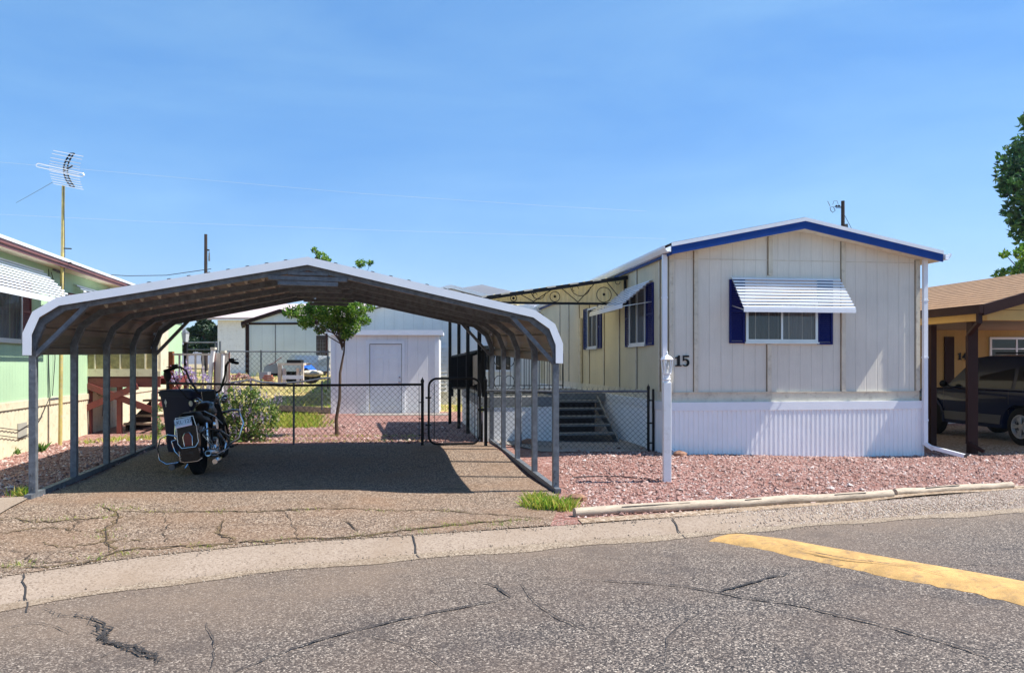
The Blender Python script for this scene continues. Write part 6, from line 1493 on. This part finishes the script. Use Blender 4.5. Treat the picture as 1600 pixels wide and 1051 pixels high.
bk(MB().ball((-.52, .95, 1.47), .06, .05, .09, 10), 'hanging_glove', BLACK); bk(MB().ball((-.22, .9, 1.0), .03, .012, .045, 8), 'hand_tag', CREAMT)
bk(MB().lathe((0, 0, 0), [(.001, -.02), (.10, -.02), (.115, .03), (.10, .12), (.05, .17), (.001, .18)], 18, Matrix.Translation((0, 1.36, 1.05)) @ Matrix.Rotation(R(90), 4, 'X')), 'headlight', CHROME)
bk(MB().box(-.10, .10, 1.16, 1.22, 1.02, 1.16), 'instrument_panel', BLACK, smooth=False); bk(MB().tube([(-.10, 1.15, 1.02), (.10, 1.15, 1.02), (.10, 1.15, 1.16), (-.10, 1.15, 1.16)], .005, 5, closed=True), 'panel_trim', CHROME)
for s in (-1, 1): bk(MB().ball((s*.19, 1.32, .99), .055, .06, .055, 12), 'fog_light', CHROME)
bk(MB().loft([csec(.98, .60, .92, .20, .15, .06), csec(1.02, .56, .96, .23, .18, .07)]), 'fork_bag', BLACK)

# ---------------------------------------------------------------- trees on the right
far_tree('cottonwood_tree', 'tall dark green cottonwood at the right edge behind the tan carport roof', 1668, 560, 30,
    [(1600,300,42),(1610,345,40),(1600,260,30),(1632,232,34),(1612,190,17),(1668,170,40),(1640,300,60),(1680,240,76),(1600,360,26),(1590,325,26),(1583,285,20),(1700,330,80),(1660,370,50),(1578,350,14),(1603,186,13),(1602,232,11),(1574,300,10)], 9000, .30, LEAFD, 31, .22)
far_tree('locust_tree', 'light green feathery locust tree low at the right edge behind the tan carport roof', 1640, 560, 26,
    [(1590,398,12),(1575,425,12),(1560,428,9),(1600,420,18),(1615,438,16),(1585,440,10),(1640,410,40),(1598,388,10),(1572,396,8),(1568,440,9),(1650,440,30)], 2400, .2, LEAFL, 32, .1)
# ---------------------------------------------------------------- poles and wires
PW_ = plain('pole_wood', (.035,.022,.020), .9, var=.3)
D5 = 60.0; a = pd(321.5, 600, D5); t = thing('utility_pole', 'thin dark utility pole rising behind the left half of the carport roof', 'utility pole', (a.x, a.y, 1.05), 0, 'utility poles')
top = pd(321.5, 366, D5).z-1.05; MB().tube([(0, 0, -.2), (0, 0, top)], [.17, .12], 8).build('pole', PW_, t); MB().beam((0, 0, top-1.2), (.28, 0, top-1.25), .10, .12).build('bracket', PW_, t); MB().lathe((.27, 0, top-2.1), [(.05, 0), (.07, .1), (.05, .6), (.02, .75)], 8).build('insulator', GALV, t)
D6 = 36.0; a = pd(1317, 600, D6); t = thing('utility_pole', 'stubby dark utility pole with insulators above the blue trimmed roof', 'utility pole', (a.x, a.y, 1.05), 0, 'utility poles')
top = pd(1317, 314, D6).z-1.05; k6 = D6/F; MB().tube([(0, 0, -.2), (0, 0, top)], [.12, .085], 8).build('pole', PW_, t)
def q6(x, y): return V((x-1317)*k6, 0, top-(y-314)*k6)
for x in (1307, 1311): MB().ball(q6(x, 322), .055).build('insulator', BLACK, t)
MB().tube([q6(1304, 323), q6(1315, 323)], .02, 5).build('insulator_arm', BLACK, t); MB().tube([q6(1306, 325), q6(1315, 325)], .015, 5).build('insulator_arm', BLACK, t)
MB().tube([q6(1297, 324), q6(1302, 323), q6(1305, 329), q6(1301, 332), q6(1298, 329)], .018, 5, closed=True).build('wire_clamp', GALV, t)
MB().tube([q6(1293, 314), q6(1297, 322)], .015, 5).build('wire_tail', GALV, t); MB().tube([q6(1301, 320), q6(1303, 314), q6(1308, 314), q6(1310, 320)], .012, 5).build('jumper', GALV, t)
MB().tube([q6(1320, 337), q6(1331, 358)], .012, 5).build('guy_wire', BLACK, t); MB().beam(q6(1322, 350), q6(1323, 362), .12, .1).build('service_box', GALV, t)
LW = plain('pale_wire', (.55,.58,.60), .5)
for nm, pts, D in (('power_line strung low in the sky from left to right', [(-40, 333), (250, 347), (600, 360), (900, 369), (1040, 373)], 75), ('power_line strung higher in the sky above the carport', [(-40, 250), (250, 275), (560, 302), (860, 322), (1010, 330)], 80)):
    P = [pd(x, y, D) for x, y in pts]; lab = 'thin pale power line '+nm[11:]
    MB().tube(P, .009, 4).solo('power_line', LW, lab, 'power line', 'power lines')
P = [pd(x, y, 22) for x, y in ((108, 425), (150, 428), (200, 431), (260, 430), (330, 420))]; MB().tube(P, .010, 4).solo('service_cable', WIRE, 'dark cable running right from the antenna mast above the green roof', 'cable')
P = [pd(82, 285, 14.4), pd(52, 302, 16), pd(25, 317, 18)]; MB().tube(P, .005, 4).solo('guy_wire', WIRE, 'faint guy wire slanting down left from the television antenna', 'wire')
# ---------------------------------------------------------------- hills
hm = MB(); HD = 1500.0; n = 90; prof = []
HILL = [(-600, 540), (-200, 532), (100, 540), (350, 505), (520, 480), (650, 462), (700, 456), (716, 453), (738, 447), (748, 446), (762, 449), (800, 452), (860, 462), (1000, 490), (1200, 520), (1420, 530), (1600, 520), (1900, 530), (2300, 545)]
for j, (q, dd) in enumerate(((0, -500), (.55, -180), (.75, -120), (.95, -40), (1, 0), (1.0, 300), (.8, 700), (0, 1200))):
    for i in range(n+1):
        x = -600+2900*i/n; y = interp(HILL, x); D = HD+dd; h = (HY-y)/F*HD*q*(1+.03*math.sin(i*1.3+j)); hm.v.append(V((x-800)/F*HD*(D/HD)**.3, D, 1+h))
hm.f = [(j*(n+1)+i, j*(n+1)+i+1, (j+1)*(n+1)+i+1, (j+1)*(n+1)+i) for j in range(7) for i in range(n)]
struct(hm, 'hills', plain('hill_rock', (.13,.125,.13), .9, var=.3, scale=.01, bstr=0), smooth=True)
# distant low trees and buildings along the horizon
for k, (x, y, D, w_, c, lab) in enumerate(((1500, 548, 60, 16, 1, 'low white building far behind the yellow house'), (150, 560, 70, 10, 0, 'tan building far behind the green house'), (905, 545, 62, 9, 1, 'white building far behind the mobile home'))):
    a = pd(x, y, D); t = thing('far_building', lab, 'building', (a.x, a.y, 1.05)); h = a.z-1.05+1.2
    MB().box(-w_/2, w_/2, 0, 5, -.2, h).build('wall', WHITE if c else CREAMSK, t); MB().prism([V(-w_/2-.3, -.3, h), V(w_/2+.3, -.3, h), V(w_/2+.3, 2.5, h+.7), V(-w_/2-.3, 2.5, h+.7)], V(0, 0, .1)).build('roof', BROWN, t)

# ---------------------------------------------------------------- air
hz = MB().box(-1700, 1900, -200, 2900, -1.7, 230); hm_, hnt, hb = newmat('haze_air'); hnt.nodes.remove(hb)
pv = node(hnt, 'ShaderNodeVolumePrincipled'); pv.inputs['Color'].default_value = (.80,.88,1,1); pv.inputs['Density'].default_value = .00025; pv.inputs['Anisotropy'].default_value = .2
hnt.links.new(pv.outputs[0], hnt.nodes['Material Output'].inputs['Volume'])
ho = hz.build('haze', hm_); ho['kind'] = 'stuff'; ho['label'] = 'pale blue haze fading the far hills'; ho['category'] = 'haze'
